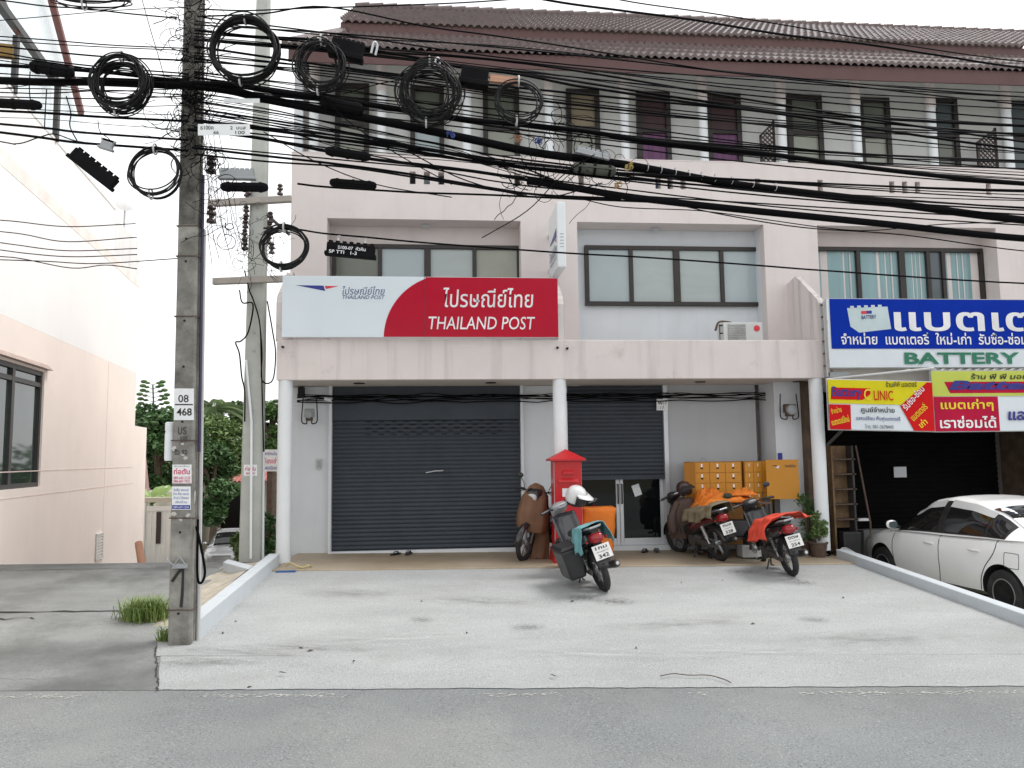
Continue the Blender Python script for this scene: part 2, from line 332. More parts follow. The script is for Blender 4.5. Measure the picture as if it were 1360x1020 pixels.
m_dark = mat('dark_void', (.012,.012,.013), .9)
m_stone = mat('brown_stone', (.10,.066,.045), .75, var=.5, vs=5, bump=.8, bs=9)
m_alu = mat('aluminium', (.62,.64,.66), .35, metal=.3, var=.05)
m_doorglass = mat('door_glass', (.006,.007,.008), .04, var=.2, spec=.35)
m_pane_l = mat('pane_blind', (.40,.455,.445), .12, var=.06, vs=1.4, spec=.55, stretch=(1,1,5))
m_pane_o = mat('pane_olive', (.155,.17,.14), .08, var=.1, vs=1, spec=.5)
m_pane_b = mat('pane_bluish', (.40,.47,.49), .12, var=.06, vs=1.2, spec=.5)
m_teal = mat('teal_curtain', (.25,.40,.42), .3, var=.06, vs=2, spec=.5, stretch=(5,5,.25))
m_pane_d = mat('pane_dark', (.09,.115,.125), .06, spec=.5)
m_pane_g = mat('pane_greenish', (.33,.345,.29), .15, var=.08, spec=.5)
m_conduit = mat('grey_conduit', (.5,.5,.49), .5)
m_cable = mat('cable_black', (.003,.003,.004), .7, var=.3, vs=3, spec=.08)
row = thing('shophouse', 'pink three storey shophouse row with brown tiled roof and roller shutters', 'building', (1.8, 12.8, .3))
W0, W1, WR = 12.8, 13.0, 13.24
def wl(x0,x1,z0,z1,mt=None,y0=W0,y1=W1,name='wall'): return MB().box(x0,x1,y0,y1,z0-(.25 if z0 < .3 else 0),z1).build(name, mt or m_pink, row)
XE = 13.5
REC = [(-1.87,1.36),(2.33,P(1014,300,12.8).x),(6.61,P(1322,300,12.8).x),(10.9,XE)]
RB, RT = 3.3, 5.79
# facade: piers between recesses, band above with drain slots
ed = [-2.46]+[v for r_ in REC for v in r_][:-1]
mb = MB()
for i in range(0, 7, 2): mb.box(ed[i], ed[i+1], W0, W1, 2.97, RT)
slotpx = [548, 567, 586, 687, 772, 874, 890, 907, 1006, 1089, 1184, 1201, 1218, 1312]
sx = sorted(P(x, 238, W0).x for x in slotpx); ZS0, ZS1 = 6.40, 6.62; PT = 6.9
mb.box(-2.46, XE, W0, W1, RT, ZS0); mb.box(-2.46, XE, W0, W1, ZS1, PT)
e = -2.46
for x in sx: mb.box(e, x-.05, W0, W1, ZS0, ZS1); e = x+.05
mb.box(e, XE, W0, W1, ZS0, ZS1)
mb.build('facade_wall', m_pink, row)
MB().box(-2.46, XE, W1, WR+.05, RT+.003, 5.95).build('floor_slab', m_pink, row)
MB().box(-2.47, XE, W0-.006, W1+.02, PT, PT+.02).build('parapet_coping', m_pink, row)
# recess linings (back wall, cheeks)
for i, (a, b) in enumerate(REC):
    mb = MB(); mb.box(a-.12, a-.002, W1, WR, RB, RT); mb.box(b+.002, b+.12, W1, WR, RB, RT); mb.box(a-.12, b+.12, WR, WR+.15, RB-.2, RT)
    mb.build('recess_wall', m_white if i == 1 else m_pink, row)
MB().box(-2.46, -2.3, W1, 22, 0, 8.6).build('side_wall', m_pink, row)
MB().box(-2.3, XE, 13.75, 13.9, .2, 5.78).build('back_wall', m_pink, row)
# windows of the first floor
def window(x0, x1, z0, z1, Y, cuts, mats, fw=.07, thick=None, label=None, name='window'):
    mb = MB(); d0, d1 = Y-.05, Y+.03
    mb.box(x0, x1, d0, d1, z1-fw, z1); mb.box(x0, x1, d0, d1, z0, z0+fw)
    xs_ = [x0]+[x0+(x1-x0)*c for c in cuts]+[x1]
    for i, x in enumerate(xs_):
        h = fw/2 if 0 < i < len(xs_)-1 else fw
        if thick and i in thick: h = fw*.8
        a = x if i == 0 else (x-fw if i == len(xs_)-1 else x-h); b = x+fw if i == 0 else (x if i == len(xs_)-1 else x+h)
        mb.box(a, b, d0-.004, d1+.004, z0+fw, z1-fw)
    fr = mb.build(name, m_frame, row, bevel=.004)
    if label: fr['label'] = label
    for i in range(len(xs_)-1):
        p = MB(); a, b = xs_[i]+fw*.4, xs_[i+1]-fw*.4
        if mats[i] is m_teal:
            p.grid(lambda u, v: (a+(b-a)*u, Y+.022+.010*math.sin(u*22+3*math.sin(u*7+a)), z0+.02+(z1-z0-.04)*v), 60, 1); q = p.build('curtain', m_teal, fr, smooth=True, ang=80)
            MB().box(a, b, Y+.04, Y+.05, z0+.02, z1-.02).build('pane', m_pane_d, fr)
        else: p.box(a, b, Y-.006, Y+.006, z0+.02, z1-.02).build('pane', mats[i], fr)
    return fr
_w = lambda x, y: P(x, y, 13.18)
window(_w(444,0).x, _w(687,0).x-.0, 4.44, _w(560,325).z, WR-.03, [.25,.5,.75], [m_pane_o, m_pane_b, m_pane_l, m_pane_g], thick=[2])
window(_w(769,0).x, _w(1002,0).x, _w(880,406).z, _w(880,327).z, WR-.03, [.25,.5,.75], [m_pane_b, m_pane_l, m_pane_l, m_pane_b], thick=[2])
w3 = window(6.68, _w(1303,0).x, 4.1, _w(1200,329).z, WR-.03, [.24,.47,.61,.69,.90], [m_teal, m_teal, m_teal, m_pane_d, m_teal, m_pane_d], thick=[2], label='window with teal curtains behind the glass')
window(11.2, 13.2, 4.1, 5.5, WR-.03, [.5], [m_pane_l, m_pane_b])
MB().tube([(_w(1307,0).x,13.12,5.45),(_w(1308,0).x,13.12,4.3),(_w(1309,0).x,13.12,3.6)], .03, 8).build('drain_pipe', m_white, row)
for c in (P(870,303,13.1), P(565,291,13.1)): MB().lathe([(.07,0),(.08,-.03),(.05,-.05)][::-1], 14, (c.x, 13.10, RT-.0)).build('downlight', m_alu, row)
# third floor: wall, doors, columns
YD = 13.42
doors = [(445,490,112,0),(545,590,116,1),(642,690,119,0),(753,797,120,2),(847,891,123,3),(940,985,125,4),(1047,1093,127,5),(1142,1183,131,5),(1239,1273,132,6),(1337,1380,135,7)]
MB().box(-2.3, XE, YD+.05, YD+.2, 5.95, 9.4).build('upper_wall', m_up, row)
m_purple = mat('purple_curtain', (.17,.065,.16), .5, var=.3, vs=3, spec=.4, stretch=(6,6,.3)); m_bluec = mat('blue_curtain', (.10,.15,.27), .5, var=.25, vs=3, stretch=(6,6,.3)); m_redc = mat('maroon_panel', (.065,.03,.035), .4)
m_beige = mat('beige_panel', (.30,.25,.17), .6)
for (a, b, t, k) in doors:
    x0 = P(a, 200, YD).x; x1 = P(b, 200, YD).x; z1 = P((a+b)/2, t, YD).z; z0 = 5.97; fw = .085
    mb = MB(); mb.box(x0, x0+fw, YD-.06, YD+.049, z0, z1); mb.box(x1-fw, x1, YD-.06, YD+.049, z0, z1)
    mb.box(x0+fw, x1-fw, YD-.055, YD+.049, z1-fw, z1); mb.box(x0+fw, x1-fw, YD-.05, YD+.049, z1-.78, z1-.70); mb.box(x0+fw, x1-fw, YD-.05, YD+.049, z0, z0+.5)
    if k in (5, 0, 1, 6): mb.box(x0+fw, x1-fw, YD-.05, YD+.049, 7.12, 7.17)
    fr = mb.build('balcony_door', m_frame, row)
    top = {0:m_pane_o,1:m_pane_o,2:m_beige,3:m_redc,4:m_redc,5:m_pane_o,6:m_pane_d,7:m_pane_d}[k]; low = {0:m_pane_g,1:m_pane_b,2:m_pane_g,3:m_purple,4:m_purple,5:m_pane_g,6:m_pane_o,7:m_pane_d}[k]
    MB().box(x0+fw, x1-fw, YD, YD+.02, z1-.70, z1-fw).build('pane', top, fr)
    if k == 3:
        zm = z0+.5+(z1-.78-z0-.5)*.55
        MB().box(x0+fw, x1-fw, YD, YD+.02, zm, z1-.78).build('pane', low, fr); MB().box(x0+fw, x1-fw, YD, YD+.02, z0+.5, zm).build('pane', m_bluec, fr)
    else: MB().box(x0+fw, x1-fw, YD, YD+.02, z0+.5, z1-.78).build('pane', low, fr)
colx = [417, 507, 620, 729, 829, 933, 1037, 1136, 1236, 1336, 1440]
for x in colx:
    c = P(x, 150, 12.93); MB().cyl((c.x, 12.93, PT+.03), (c.x, 12.93, 8.06), .082, n=20).build('balcony_column', m_col, row, smooth=True)
    MB().cyl((c.x, 12.93, 8.062), (c.x, 12.93, 8.9), .094, n=20).build('column_head', m_pink, row, smooth=True)
MB().box(-2.44, -2.30, 12.84, 13.0, PT+.03, 8.7).build('corner_pier', m_white, row)
m_lat = mat('lattice_brown', (.05,.03,.028), .6)
for (a, b, t, dy) in ((1012,1032,158,0), (1301,1328,168,0)):
    x0 = P(a, 200, 13.0).x; x1 = P(b, 200, 13.0).x; zt = P(b, t, 13.0).z; zl = zt-.28
    mb = MB(); zz = PT+.02; fw = .03
    mb.box(x0, x0+fw, 13.05, 13.09, zz, zl); mb.box(x1-fw, x1, 13.05, 13.09, zz, zt)
    mb.prism([(x0,13.05,zl-.05),(x1,13.05,zt-.05),(x1,13.05,zt),(x0,13.05,zl)], (0,.04,0)); mb.box(x0, x1, 13.05, 13.09, zz, zz+fw)
    n = 9
    for i in range(-n, n*2):
        for s_ in (1, -1):
            p0 = Vector((x0, 0, zz+i*.085)); pts = []
            for k in range(13):
                u = k/12; p = Vector((x0+(x1-x0)*u, 13.07+s_*.006, zz+i*.085+(x1-x0)*u*s_ + (0 if s_ > 0 else (x1-x0))))
                if zz < p.z < zl+(zt-zl)*u: pts.append(p)
            if len(pts) > 1: mb.tube([pts[0], pts[-1]], .013, 4)
    mb.build('lattice_screen', m_lat, row)
# roofs
def tiles(x0, x1, hipk, yE, zE, run, tan, name, per=.135, row_h=.27):
    mb = MB(); n = int((x1-x0)/per)*6; nr = max(1, round(run/row_h)); rl = run/nr
    for k in range(nr):
        r0, r1 = k*rl, (k+1)*rl+.05; xs_ = [x0+hipk*r0+(x1-x0-hipk*r0)*i/n for i in range(n+1)]
        def wv(x): return .060*abs(math.cos(math.pi*(x-x0)/per))**.9
        top = [(x, yE+r0-.01, zE+r0*tan+.065+wv(x)+random.uniform(-.004,.004)) for x in xs_]; bot = [(x, y+.006, z-.06) for x, y, z in top]; up = [(x, yE+r1, zE+r1*tan+.012+wv(x)) for x in xs_]
        o = len(mb.v); m_ = n+1
        mb.add(bot+top+up, [(i, i+1, m_+i+1, m_+i) for i in range(n)]+[(m_+i, m_+i+1, 2*m_+i+1, 2*m_+i) for i in range(n)])
    return mb.build(name, m_tile, row, smooth=True, ang=50)
zl0 = P(700, 73, 12.2).z; zl1 = P(700, 56, 13.25).z; zu0 = P(700, 40, 13.2).z; zu1 = P(700, 22, 15.8).z
tl = (zl1-zl0)/1.05; tu = (zu1-zu0)/2.6
print('roof', zl0, zl1, zu0, zu1, tl, tu)
xL = P(380, 60, 12.2).x
rf = tiles(xL, XE, .75, 12.2, zl0, 1.15, tl, 'lower_roof')
MB().prism([(xL+.03,12.24,zl0-.0),(xL+.03,12.24,zl0+.03),(xL+.8,13.3,zl0+1.06*tl+.03),(xL+.8,13.3,zl0+1.06*tl)], (-.02,0,0)).build('hip_board', m_fascia, rf)
MB().box(xL+.03, XE, 12.24, 12.27, zl0-.22, zl0+.03).build('fascia', m_fascia, row)
mb = MB(); mb.add([(xL+.05,12.28,zl0-.02),(XE,12.28,zl0-.02),(XE,13.6,zl0+1.32*tl-.02),(xL+.05,13.6,zl0+1.32*tl-.02)], [(0,1,2,3)]); mb.build('soffit', m_up, row)
# left hip slope
mb = MB(); n = 5
for k in range(n):
    a, b = k/n, (k+1)/n+.03
    mb.add([(xL+.86*a, 12.2+1.15*a, zl0+1.15*a*tl+.09), (xL+.86*b, 12.2+1.15*b, zl0+1.15*b*tl+.05), (xL+.86*b, 22, zl0+1.15*b*tl+.05), (xL+.86*a, 22, zl0+1.15*a*tl+.09)], [(0,1,2,3)])
mb.build('hip_slope', m_tile, row)
mb = MB(); mb.tube([(xL-.02,12.2,zl0+.06),(xL+.86,13.35,zl0+1.15*tl+.08)], .075, 8); mb.build('hip_ridge', m_tile, row, smooth=True)
xU = P(452, 28, 13.2).x
tiles(xU, XE, 0, 13.2, zu0, 2.65, tu, 'upper_roof')
MB().box(xU+.03, XE, 13.24, 13.27, zu0-.27, zu0+.03).build('fascia', m_fascia, row)
MB().prism([(xU+.03,13.24,zu0-.27),(xU+.03,13.24,zu0+.03),(xU+.03,15.8,zu1+.03),(xU+.03,18.4,zu0+.03),(xU+.03,18.4,zu0-.27)], (-.03,0,0)).build('gable_board', m_fascia, row)
mb = MB(); mb.add([(xU,15.8,zu1+.06),(XE,15.8,zu1+.06),(XE,18.4,zu0+.03),(xU,18.4,zu0+.03)], [(0,1,2,3)]); mb.build('rear_slope', m_tile, row)
mb = MB()
x = xU-.03
while x < XE: mb.tube([(x,15.8,zu1+.06),(x+.30,15.8,zu1+.075)], [.085,.10], 10); x += .29
mb.build('ridge_tiles', m_tile, row, smooth=True)
# canopy over the porch
mb = MB(); mb.box(-2.42, 6.07, 11.65, 11.80, 2.97, 3.575); mb.box(-2.42, 6.07, 11.80, 12.795, 2.99, 3.28); mb.box(-2.42,-2.28,11.8,12.795,3.28,3.575); mb.build('canopy', m_canopy, row, bevel=.01)
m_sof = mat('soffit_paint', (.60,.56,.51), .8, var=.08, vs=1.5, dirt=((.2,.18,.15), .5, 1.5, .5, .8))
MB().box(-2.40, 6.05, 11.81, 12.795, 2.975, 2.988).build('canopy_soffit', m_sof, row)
for px in (477, 652, 930, 1060):
    c = P(px, 509, 12.2); MB().lathe([(.09,-.012),(.085,0)], 16, (c.x, 12.2, 2.975)).build('downlight', m_frame, row)
for i, (x, y) in enumerate(((377,745),(748,742),(1095,738))):
    c = P(x, y, 11.76); mb = MB(); mb.cyl((c.x-.01, 11.76, .296), (c.x-.01, 11.76, 2.972), .105, n=24); mb.build('porch_column', m_col, row, smooth=True)
m_fin = mat('mouldy_pink_paint', (.72,.665,.645), .85, var=.05, vs=1.5, bump=.2, streak=1.0, dirt=((.10,.10,.09), .9, 1.6, .58, .75))
def fin(x, th=.1):
    mb = MB(); mb.prism([(x,12.795,3.29),(x,12.795,4.72),(x,12.45,4.78),(x,11.74,4.24),(x,11.69,4.14),(x,11.69,3.576)], (th,0,0)); return mb.build('party_fin', m_fin, row, bevel=.01)
for x in (-2.44, 1.80, 6.0): fin(x)
for (a, b) in ((450,1),(1004,0)): pass
for px, py in ((740,461),(753,462),(376,460)):
    c = P(px, py, 11.65); MB().tube([(c.x, 11.75, c.z), (c.x, 11.60, c.z-.015)], .018, 10).build('spout', m_dark, row)
# ground floor
wl(-2.46, -1.8, .29, 2.99, m_white); wl(1.35, 2.05, .29, 2.99, m_white)
xd1 = P(886, 620, 12.8).x
m_porchw = mat('canopy_shaded_porch_wall', (.47,.49,.51), .8, var=.05, vs=1.1, bump=.12, streak=.12)  # white wall greyed down: the canopy's shade is put into its colour
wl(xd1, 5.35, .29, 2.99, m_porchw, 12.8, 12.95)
px0, px1 = P(1031, 600, 12.35).x, P(1066, 600, 12.35).x
wl(px0, px1, .29, 2.985, m_white, 12.35, 12.95, 'pier')
wl(px1, 6.12, .29, 2.98, m_stone, 12.2, 12.9, 'stone_pier')
for a in (-1.8, 1.305): MB().box(a, a+.045, 12.70, 12.9, .29, 2.985).build('shutter_rail', m_white, row)
def shutter(x0, x1, z0, z1, Y, name='roller_shutter', pitch=.066, label=None, mt=None):
    mb = MB(); n = int((z1-z0)/pitch); vs = []; fs = []
    prof = []
    for i in range(n):
        z = z0+(z1-z0)*i/n; p = (z1-z0)/n
        prof += [(Y+.012, z), (Y+.002, z+p*.18), (Y-.006, z+p*.45), (Y-.004, z+p*.75), (Y+.008, z+p*.93)]
    prof.append((Y+.012, z1))
    mb.add([(x, y, z) for y, z in prof for x in (x0, x1)], [(2*i, 2*i+1, 2*i+3, 2*i+2) for i in range(len(prof)-1)])
    o = mb.build(name, mt or m_shut, row, smooth=True, ang=60)
    if label: o['label'] = label
    return o
sh = shutter(-1.755, 1.305, .335, 2.42, 12.82)
MB().box(-1.755, 1.305, 12.80, 12.84, .30, .335).build('bottom_bar', m_shut, sh)
MB().box(-1.755, 1.305, 12.78, 12.88, 2.422, 2.97).build('shutter_box', m_shut, row)
mb = MB()
for r_ in range(5):
    for i in range(11):
        z = 2.40-.052*r_; x = -1.22+.205*i+(.1 if r_ % 2 else 0)
        if r_ in (0, 1, 2, 3, 4): mb.box(x, x+.085, 12.808, 12.83, z-.012, z+.004)
mb.build('vent_slots', m_dark, sh)
MB().tube([(-.25,12.8,1.56),(-.1,12.79,1.585),(.03,12.8,1.59)], .01, 6).build('pull_strap', m_alu, sh)
MB().box(-1.8, 1.35, 12.72, 13.0, .2, .33).build('door_sill', m_white, row)
# glass door with its shutter half down
sh2 = shutter(2.07, xd1-.02, 1.47, 2.96, 12.80, label='roller shutter pulled half down over the glass door')
MB().box(2.05, xd1, 12.77, 12.83, 1.40, 1.47).build('bottom_bar', m_shut, sh2)
for a, b in ((xd1-.05, xd1+.02), (2.03, 2.09)): MB().box(a, b, 12.74, 12.9, .3, 2.97).build('shutter_rail', m_alu, row)
xm = P(823, 680, 12.9).x
MB().box(2.05, xd1, 12.72, 13.0, .1, .315).build('door_sill', m_white, row)
for (a, b, hx) in ((2.09, xm, -1), (xm+.006, xd1-.052, 1)):
    mb = MB(); t = .06; z0, z1 = .315, 2.3; y0, y1 = 12.88, 12.92
    mb.box(a, a+t, y0, y1, z0, z1); mb.box(b-t, b, y0, y1, z0, z1); mb.box(a+t, b-t, y0, y1, z0, z0+.11); mb.box(a+t, b-t, y0, y1, z1-t, z1)
    d = mb.build('glass_door', m_alu, row, bevel=.004)
    MB().box(a+t, b-t, 12.895, 12.905, z0+.11, z1-t).build('pane', m_doorglass, d)
    hxp = (b-t/2) if hx < 0 else (a+t/2)
    MB().tube([(hxp,12.88,1.0),(hxp,12.84,1.0),(hxp,12.84,1.32),(hxp,12.88,1.32)], .012, 8).build('handle', m_frame, d)
c = P(846, 651, 12.88); MB().obox((c.x, 12.893, c.z), (.13,.003,.19), rotM(-18,'Y')).build('notice', m_white, d)
# battery shop: deep dark opening with its own steel shutter, side walls
XS1 = 10.2
wl(6.12, 6.35, -.35, 2.97, m_stone, 12.75, 13.4, 'stone_pier')
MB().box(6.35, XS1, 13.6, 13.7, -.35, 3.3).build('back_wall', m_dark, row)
shutter(6.35, XS1, -.33, 2.9, 13.5, label='dark roller shutter at the back of the battery shop', pitch=.09, mt=mat('shade_black_shutter', (.005,.0045,.0045), .9, spec=.1, var=.3, vs=2))  # deep shop shade painted into the slats as near-black
wl(XS1, XS1+.5, -.35, 2.97, m_stone, 12.2, 13.4, 'stone_pier')
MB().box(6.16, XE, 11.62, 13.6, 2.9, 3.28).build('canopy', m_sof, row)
MB().box(6.12, XE, 12.75, 13.7, -.5, -.25).build('shop_step', m_old, row)
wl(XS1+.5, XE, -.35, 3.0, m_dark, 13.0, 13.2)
c = P(1196, 627, 13.45); MB().obox((c.x, 13.46, c.z), (.24,.004,.19)).build('notice', m_white, row)
# cables clipped under the canopy
mb = MB()
for i in range(7):
    z = 2.86-.02*i+random.uniform(-.02,.02); mb.tube(catmull([(-2.3+.3*k, 12.68+random.uniform(-.015,.015), z-.03*abs(math.sin(k*.9+i))+random.uniform(-.012,.012)) for k in range(28)], 3), random.uniform(.006,.011), 5)
mb.build('clipped_cables', m_cable, row)
MB().box(-2.28,-2.2,12.62,12.8,2.80,2.96).build('cable_box', m_dark, row)
# ---------------------------------------------------------------- building on the left
m_lpink = mat('pale_pink_wall', (.95,.84,.77), .8, var=.03, vs=1.2, bump=.1, streak=.08)
m_lwhite = mat('cream_white_wall', (.95,.945,.93), .8, var=.02, vs=1.2, bump=.1, streak=.05)
m_lgrey = mat('weathered_parapet', (.82,.82,.81), .85, var=.06, vs=1, streak=.3)
m_steel = mat('dark_steel', (.05,.047,.045), .5); m_redst = mat('red_oxide_steel', (.20,.085,.075), .6)
m_sky_glass = mat('pale_glass', (.60,.72,.74), .1, var=.03, alpha=.35, spec=.5)
LD = Vector((-.137,.9906,0)); LN = Vector((.9906,.137,0)); L0 = Vector((-6.2,11.6,0))
def PL(x, y, d=0):                    # point on the side wall of the left building (d metres proud of it)
    q = ray(x, y); o = L0+LN*d; return CAM + q*((o-CAM).dot(LN)/q.dot(LN))
def ls(x): p = PL(x, 600); return (p-L0).dot(LD)
LBM = Matrix(((LD.x,-LN.x,0,L0.x),(LD.y,-LN.y,0,L0.y),(0,0,1,0),(0,0,0,1)))   # local x along the wall, y into the building
lb = thing('townhouse', 'tall pale pink and white building with a side window left of the poles', 'building', (-8, 15, -2))
def lbox(s0, s1, d0, d1, z0, z1): return MB().box(s0, s1, d0, d1, z0, z1).xf(LBM)
sC = ls(178); zt = PL(80,195).z; zp = PL(0,417).z; b0 = PL(0,218).z; b1 = PL(0,196).z
s142 = ls(142); SA = -6.0
wx0, wx1, wz0, wz1 = ls(-40), ls(55), PL(55,646).z, PL(55,493).z
mb = MB()
for a in ((SA, wx0, 0, 8, -3, zp), (wx1, sC, 0, 8, -3, zp), (wx0, wx1, 0, 8, -3, wz0), (wx0, wx1, 0, 8, wz1, zp)): mb.box(*a)
mb.xf(LBM).build('lower_wall', m_lpink, lb)
lbox(SA, sC, 0, 8, zp+.002, b0-.002).build('upper_wall', m_lwhite, lb)
lbox(SA, sC, -.004, 8, b0, b1).build('band', mat('faint_peach_band', (.94,.85,.80), .8), lb)
lbox(SA, s142, 0, 8, b1+.002, zt).build('gable_wall', m_lwhite, lb)
lbox(s142+.002, sC, .02, 8, b1+.002, zt-.12).build('parapet', m_lgrey, lb)
lbox(SA, s142, -.01, .3, zt+.001, zt+.05).build('coping', m_lgrey, lb)
lbox(sC+.002, ls(194), 0, 8, -3, PL(194,568).z).build('rear_wall', m_lpink, lb)
# thin plaster joints
mb = MB()
for (y, x) in ((664,0),(628,0)):
    z = PL(x, y).z; mb.box(SA, sC, -.004, .01, z, z+.015)
mb.box(ls(140), ls(140)+.02, -.004, .01, -3, zp); mb.xf(LBM).build('plaster_joints', mat('joint_grey', (.80,.66,.60), .9), lb)
mb = MB(); fw = .07; d0, d1 = .03, .11
mb.box(wx0, wx1, d0, d1, wz0, wz0+fw); mb.box(wx0, wx1, d0, d1, wz1-fw, wz1)
zm = PL(55,514).z
mb.box(wx0+fw, wx1-fw, d0+.003, d1, zm, zm+.07); mb.box(wx1-fw, wx1, d0, d1, wz0+fw, wz1-fw); mb.box(wx0, wx0+fw, d0, d1, wz0+fw, wz1-fw)
s15 = ls(17); mb.box(s15-.05, s15+.05, d0, d1+.002, wz0+fw, wz1-fw)
fr = mb.xf(LBM).build('window', m_steel, lb)
m_lglass = mat('reflecting_glass', (.035,.05,.045), .04, spec=.8, var=.3)
lbox(wx0, wx1, .07, .078, wz0, wz1).build('pane', m_lglass, fr)
lbox(wx0+.01, wx1-.01, .6, .62, wz0, wz1).build('room_wall', m_dark, fr)
m_hood = mat('hood_plaster', (.42,.33,.29), .8, var=.2, vs=6)
mb = MB(); za = wz1+.04; mb.prism([(wx0,-.09,za),(wx0,0.0,za+.09),(wx0,0.0,za)], (wx1-wx0+.12,0,0)); mb.xf(LBM).build('hood', m_hood, lb)
mb = MB(); va = PL(137,708); vs_ = ls(131); ve = ls(140)
zv0, zv1 = PL(135,741).z, PL(135,707).z
mb.box(vs_, ve, -.03, -.004, zv0, zv0+.03); mb.box(vs_, ve, -.03, -.004, zv1-.03, zv1); mb.box(vs_, vs_+.03, -.03, -.004, zv0, zv1); mb.box(ve-.03, ve, -.03, -.004, zv0, zv1)
for i in range(1, 9): z = zv0+(zv1-zv0)*i/9; mb.box(vs_, ve, -.025, -.006, z-.012, z+.012)
mb.xf(LBM).build('vent_grille', m_lgrey, lb)
# steel frame with glazing on the roof
fr_ = []
def lt(a, b, r, m, nm='roof_beam'): return MB().tube([a, b], r, 4).build(nm, m, lb)
pA, pB, pC = PL(-30,-35), PL(22,48), PL(77,112)
lt(pA, pC, .075, m_steel); lt(pB, Vector((pB.x,pB.y,zt)), .05, m_steel, 'roof_post'); lt(pC, Vector((pC.x,pC.y,zt)), .055, m_steel, 'roof_post')
lt(PL(58,-40), PL(108,150), .07, m_redst); lt(PL(0,-10), PL(24,46), .03, m_redst)
q = [PL(-40,-60,-.1), PL(56,-60,-.1), PL(107,150,-.1), PL(140,250,-.1), PL(-40,60,-.1)]
q[3].z = zt; q[4].z = zt
MB().prism(q, tuple(LN*-.02)).build('roof_glazing', m_sky_glass, lb)
c = PL(166,268,-1.2); M_ = Matrix.Rotation(R(70),4,'X') @ Matrix.Rotation(R(25),4,'Y')
t = thing('satellite_dish', 'grey satellite dish on the parapet of the pale left building', 'satellite dish', tuple(c))
MB().lathe([(.02,.10),(.18,.07),(.30,0)], 20, c, M_).build('dish', m_lgrey, t, smooth=True, solid=.01); MB().tube([c+Vector((0,0,-.8)), c], .03, 8).build('mast', m_conduit, t)

# ---------------------------------------------------------------- poles
m_pole1 = mat('old_pole_concrete', (.31,.30,.27), .9, var=.25, vs=4, bump=.7, bs=45, streak=.5, dirt=((.075,.07,.06), .85, 1.6, .42, .62))
m_poled = mat('soot_stained_concrete', (.18,.17,.15), .9, var=.4, vs=7, bump=.9, bs=30, dirt=((.02,.02,.02), .8, 5, .45, .65))
m_pole2 = mat('pale_pole_concrete', (.44,.455,.42), .85, var=.10, vs=3, bump=.3, bs=60, streak=.25)
m_grey = mat('grey_plastic', (.33,.35,.36), .5); m_rust = mat('rusty_steel', (.10,.065,.05), .75, var=.3, vs=10)
m_porc = mat('brown_porcelain', (.045,.028,.026), .25)
PY = 7.62
def pole_pt(y, fx=.5, d=0):           # point on pole 1's front face: pixel row y, fraction across
    xl = 222+(243.5-222)*(858-y)/858; wd = 31-(31-23.5)*(858-y)/858
    return P(xl+wd*fx, y, PY-d)
p1 = thing('utility_pole', 'weathered dark concrete utility pole crowded with cables beside the kerb', 'utility pole', (-2.42, PY+.1, .09))
bl, br = P(222,858,PY), P(253,858,PY); tl_, tr = P(243.5,0,PY), P(267,0,PY)
k = (8.8-tl_.z)/(tl_.z-bl.z); tl2 = tl_+(tl_-bl)*k; tr2 = tr+(tr-br)*k
mb = MB(); n = 24
def pr(t):
    a = bl.lerp(tl2, t); b = br.lerp(tr2, t); dd = .205*(1-t)+.14*t; z = (-.3 if t == 0 else a.z); c = .018
    return [(a.x+c,PY,z),(b.x-c,PY,z),(b.x,PY+c,z),(b.x,PY+dd*.36,z),(b.x-.03,PY+dd*.42,z),(b.x-.03,PY+dd*.58,z),(b.x,PY+dd*.64,z),(b.x,PY+dd-c,z),(b.x-c,PY+dd,z),(a.x+c,PY+dd,z),(a.x,PY+dd-c,z),(a.x,PY+c,z)]
kd = 11; mb.loft([pr(i/n) for i in range(kd+1)]); mb.k = 1; mb.loft([pr(i/n) for i in range(kd, n+1)]); sh_ = mb.build('shaft', [m_pole1, m_poled], p1)
for y in (585, 688, 810, 300, 340, 420):
    a = pole_pt(y, -.02); b = pole_pt(y, 1.02); dd = .2
    L_ = [(a.x-.004,PY-.006,a.z),(b.x+.004,PY-.006,b.z),(b.x+.006,PY+dd,b.z),(a.x-.006,PY+dd,a.z)]
    MB().tube(L_, .006, 5, closed=True).build('wire_band', m_rust, p1)
for y in (317, 347, 426, 487, 560, 707, 815):
    c = pole_pt(y, .45); MB().cyl((c.x,c.y-.002,c.z),(c.x,c.y+.01,c.z), .012, n=10).build('bolt_hole', m_dark, p1)
# conduit, thick cable and strips on the right side of the pole
def side(y, d=.1): xr_ = 253+(267-253)*(858-y)/858; p = P(xr_, y, PY); return Vector((p.x+.02, PY+d, p.z))
MB().tube([side(880,.16),side(740,.16),side(600,.16),side(300,.15)], .02, 8).solo('conduit', m_conduit, 'pale plastic conduit strapped to the right side of the dark pole', 'conduit', smooth=True)
MB().tube([side(600,.06)+Vector((.012,0,0)),side(480,.06)+Vector((.012,0,0)),side(230,.06)+Vector((.01,0,0))], .015, 8).solo('riser_cable', mat('violet_cable', (.035,.028,.075), .4), 'dark violet riser cable down the side of the dark pole', 'cable', smooth=True)
MB().tube(catmull([side(700,.05),side(720,.0)+Vector((.05,0,0)),side(760,.0)+Vector((.1,0,0)),side(772,0)+Vector((.06,0,-.02)),side(760,.0)+Vector((.03,0,0)),side(690,.03)+Vector((.02,0,0))]), .012, 8).solo('cable_loop', m_cable, 'short black cable loop hanging low on the dark pole', 'cable', smooth=True)
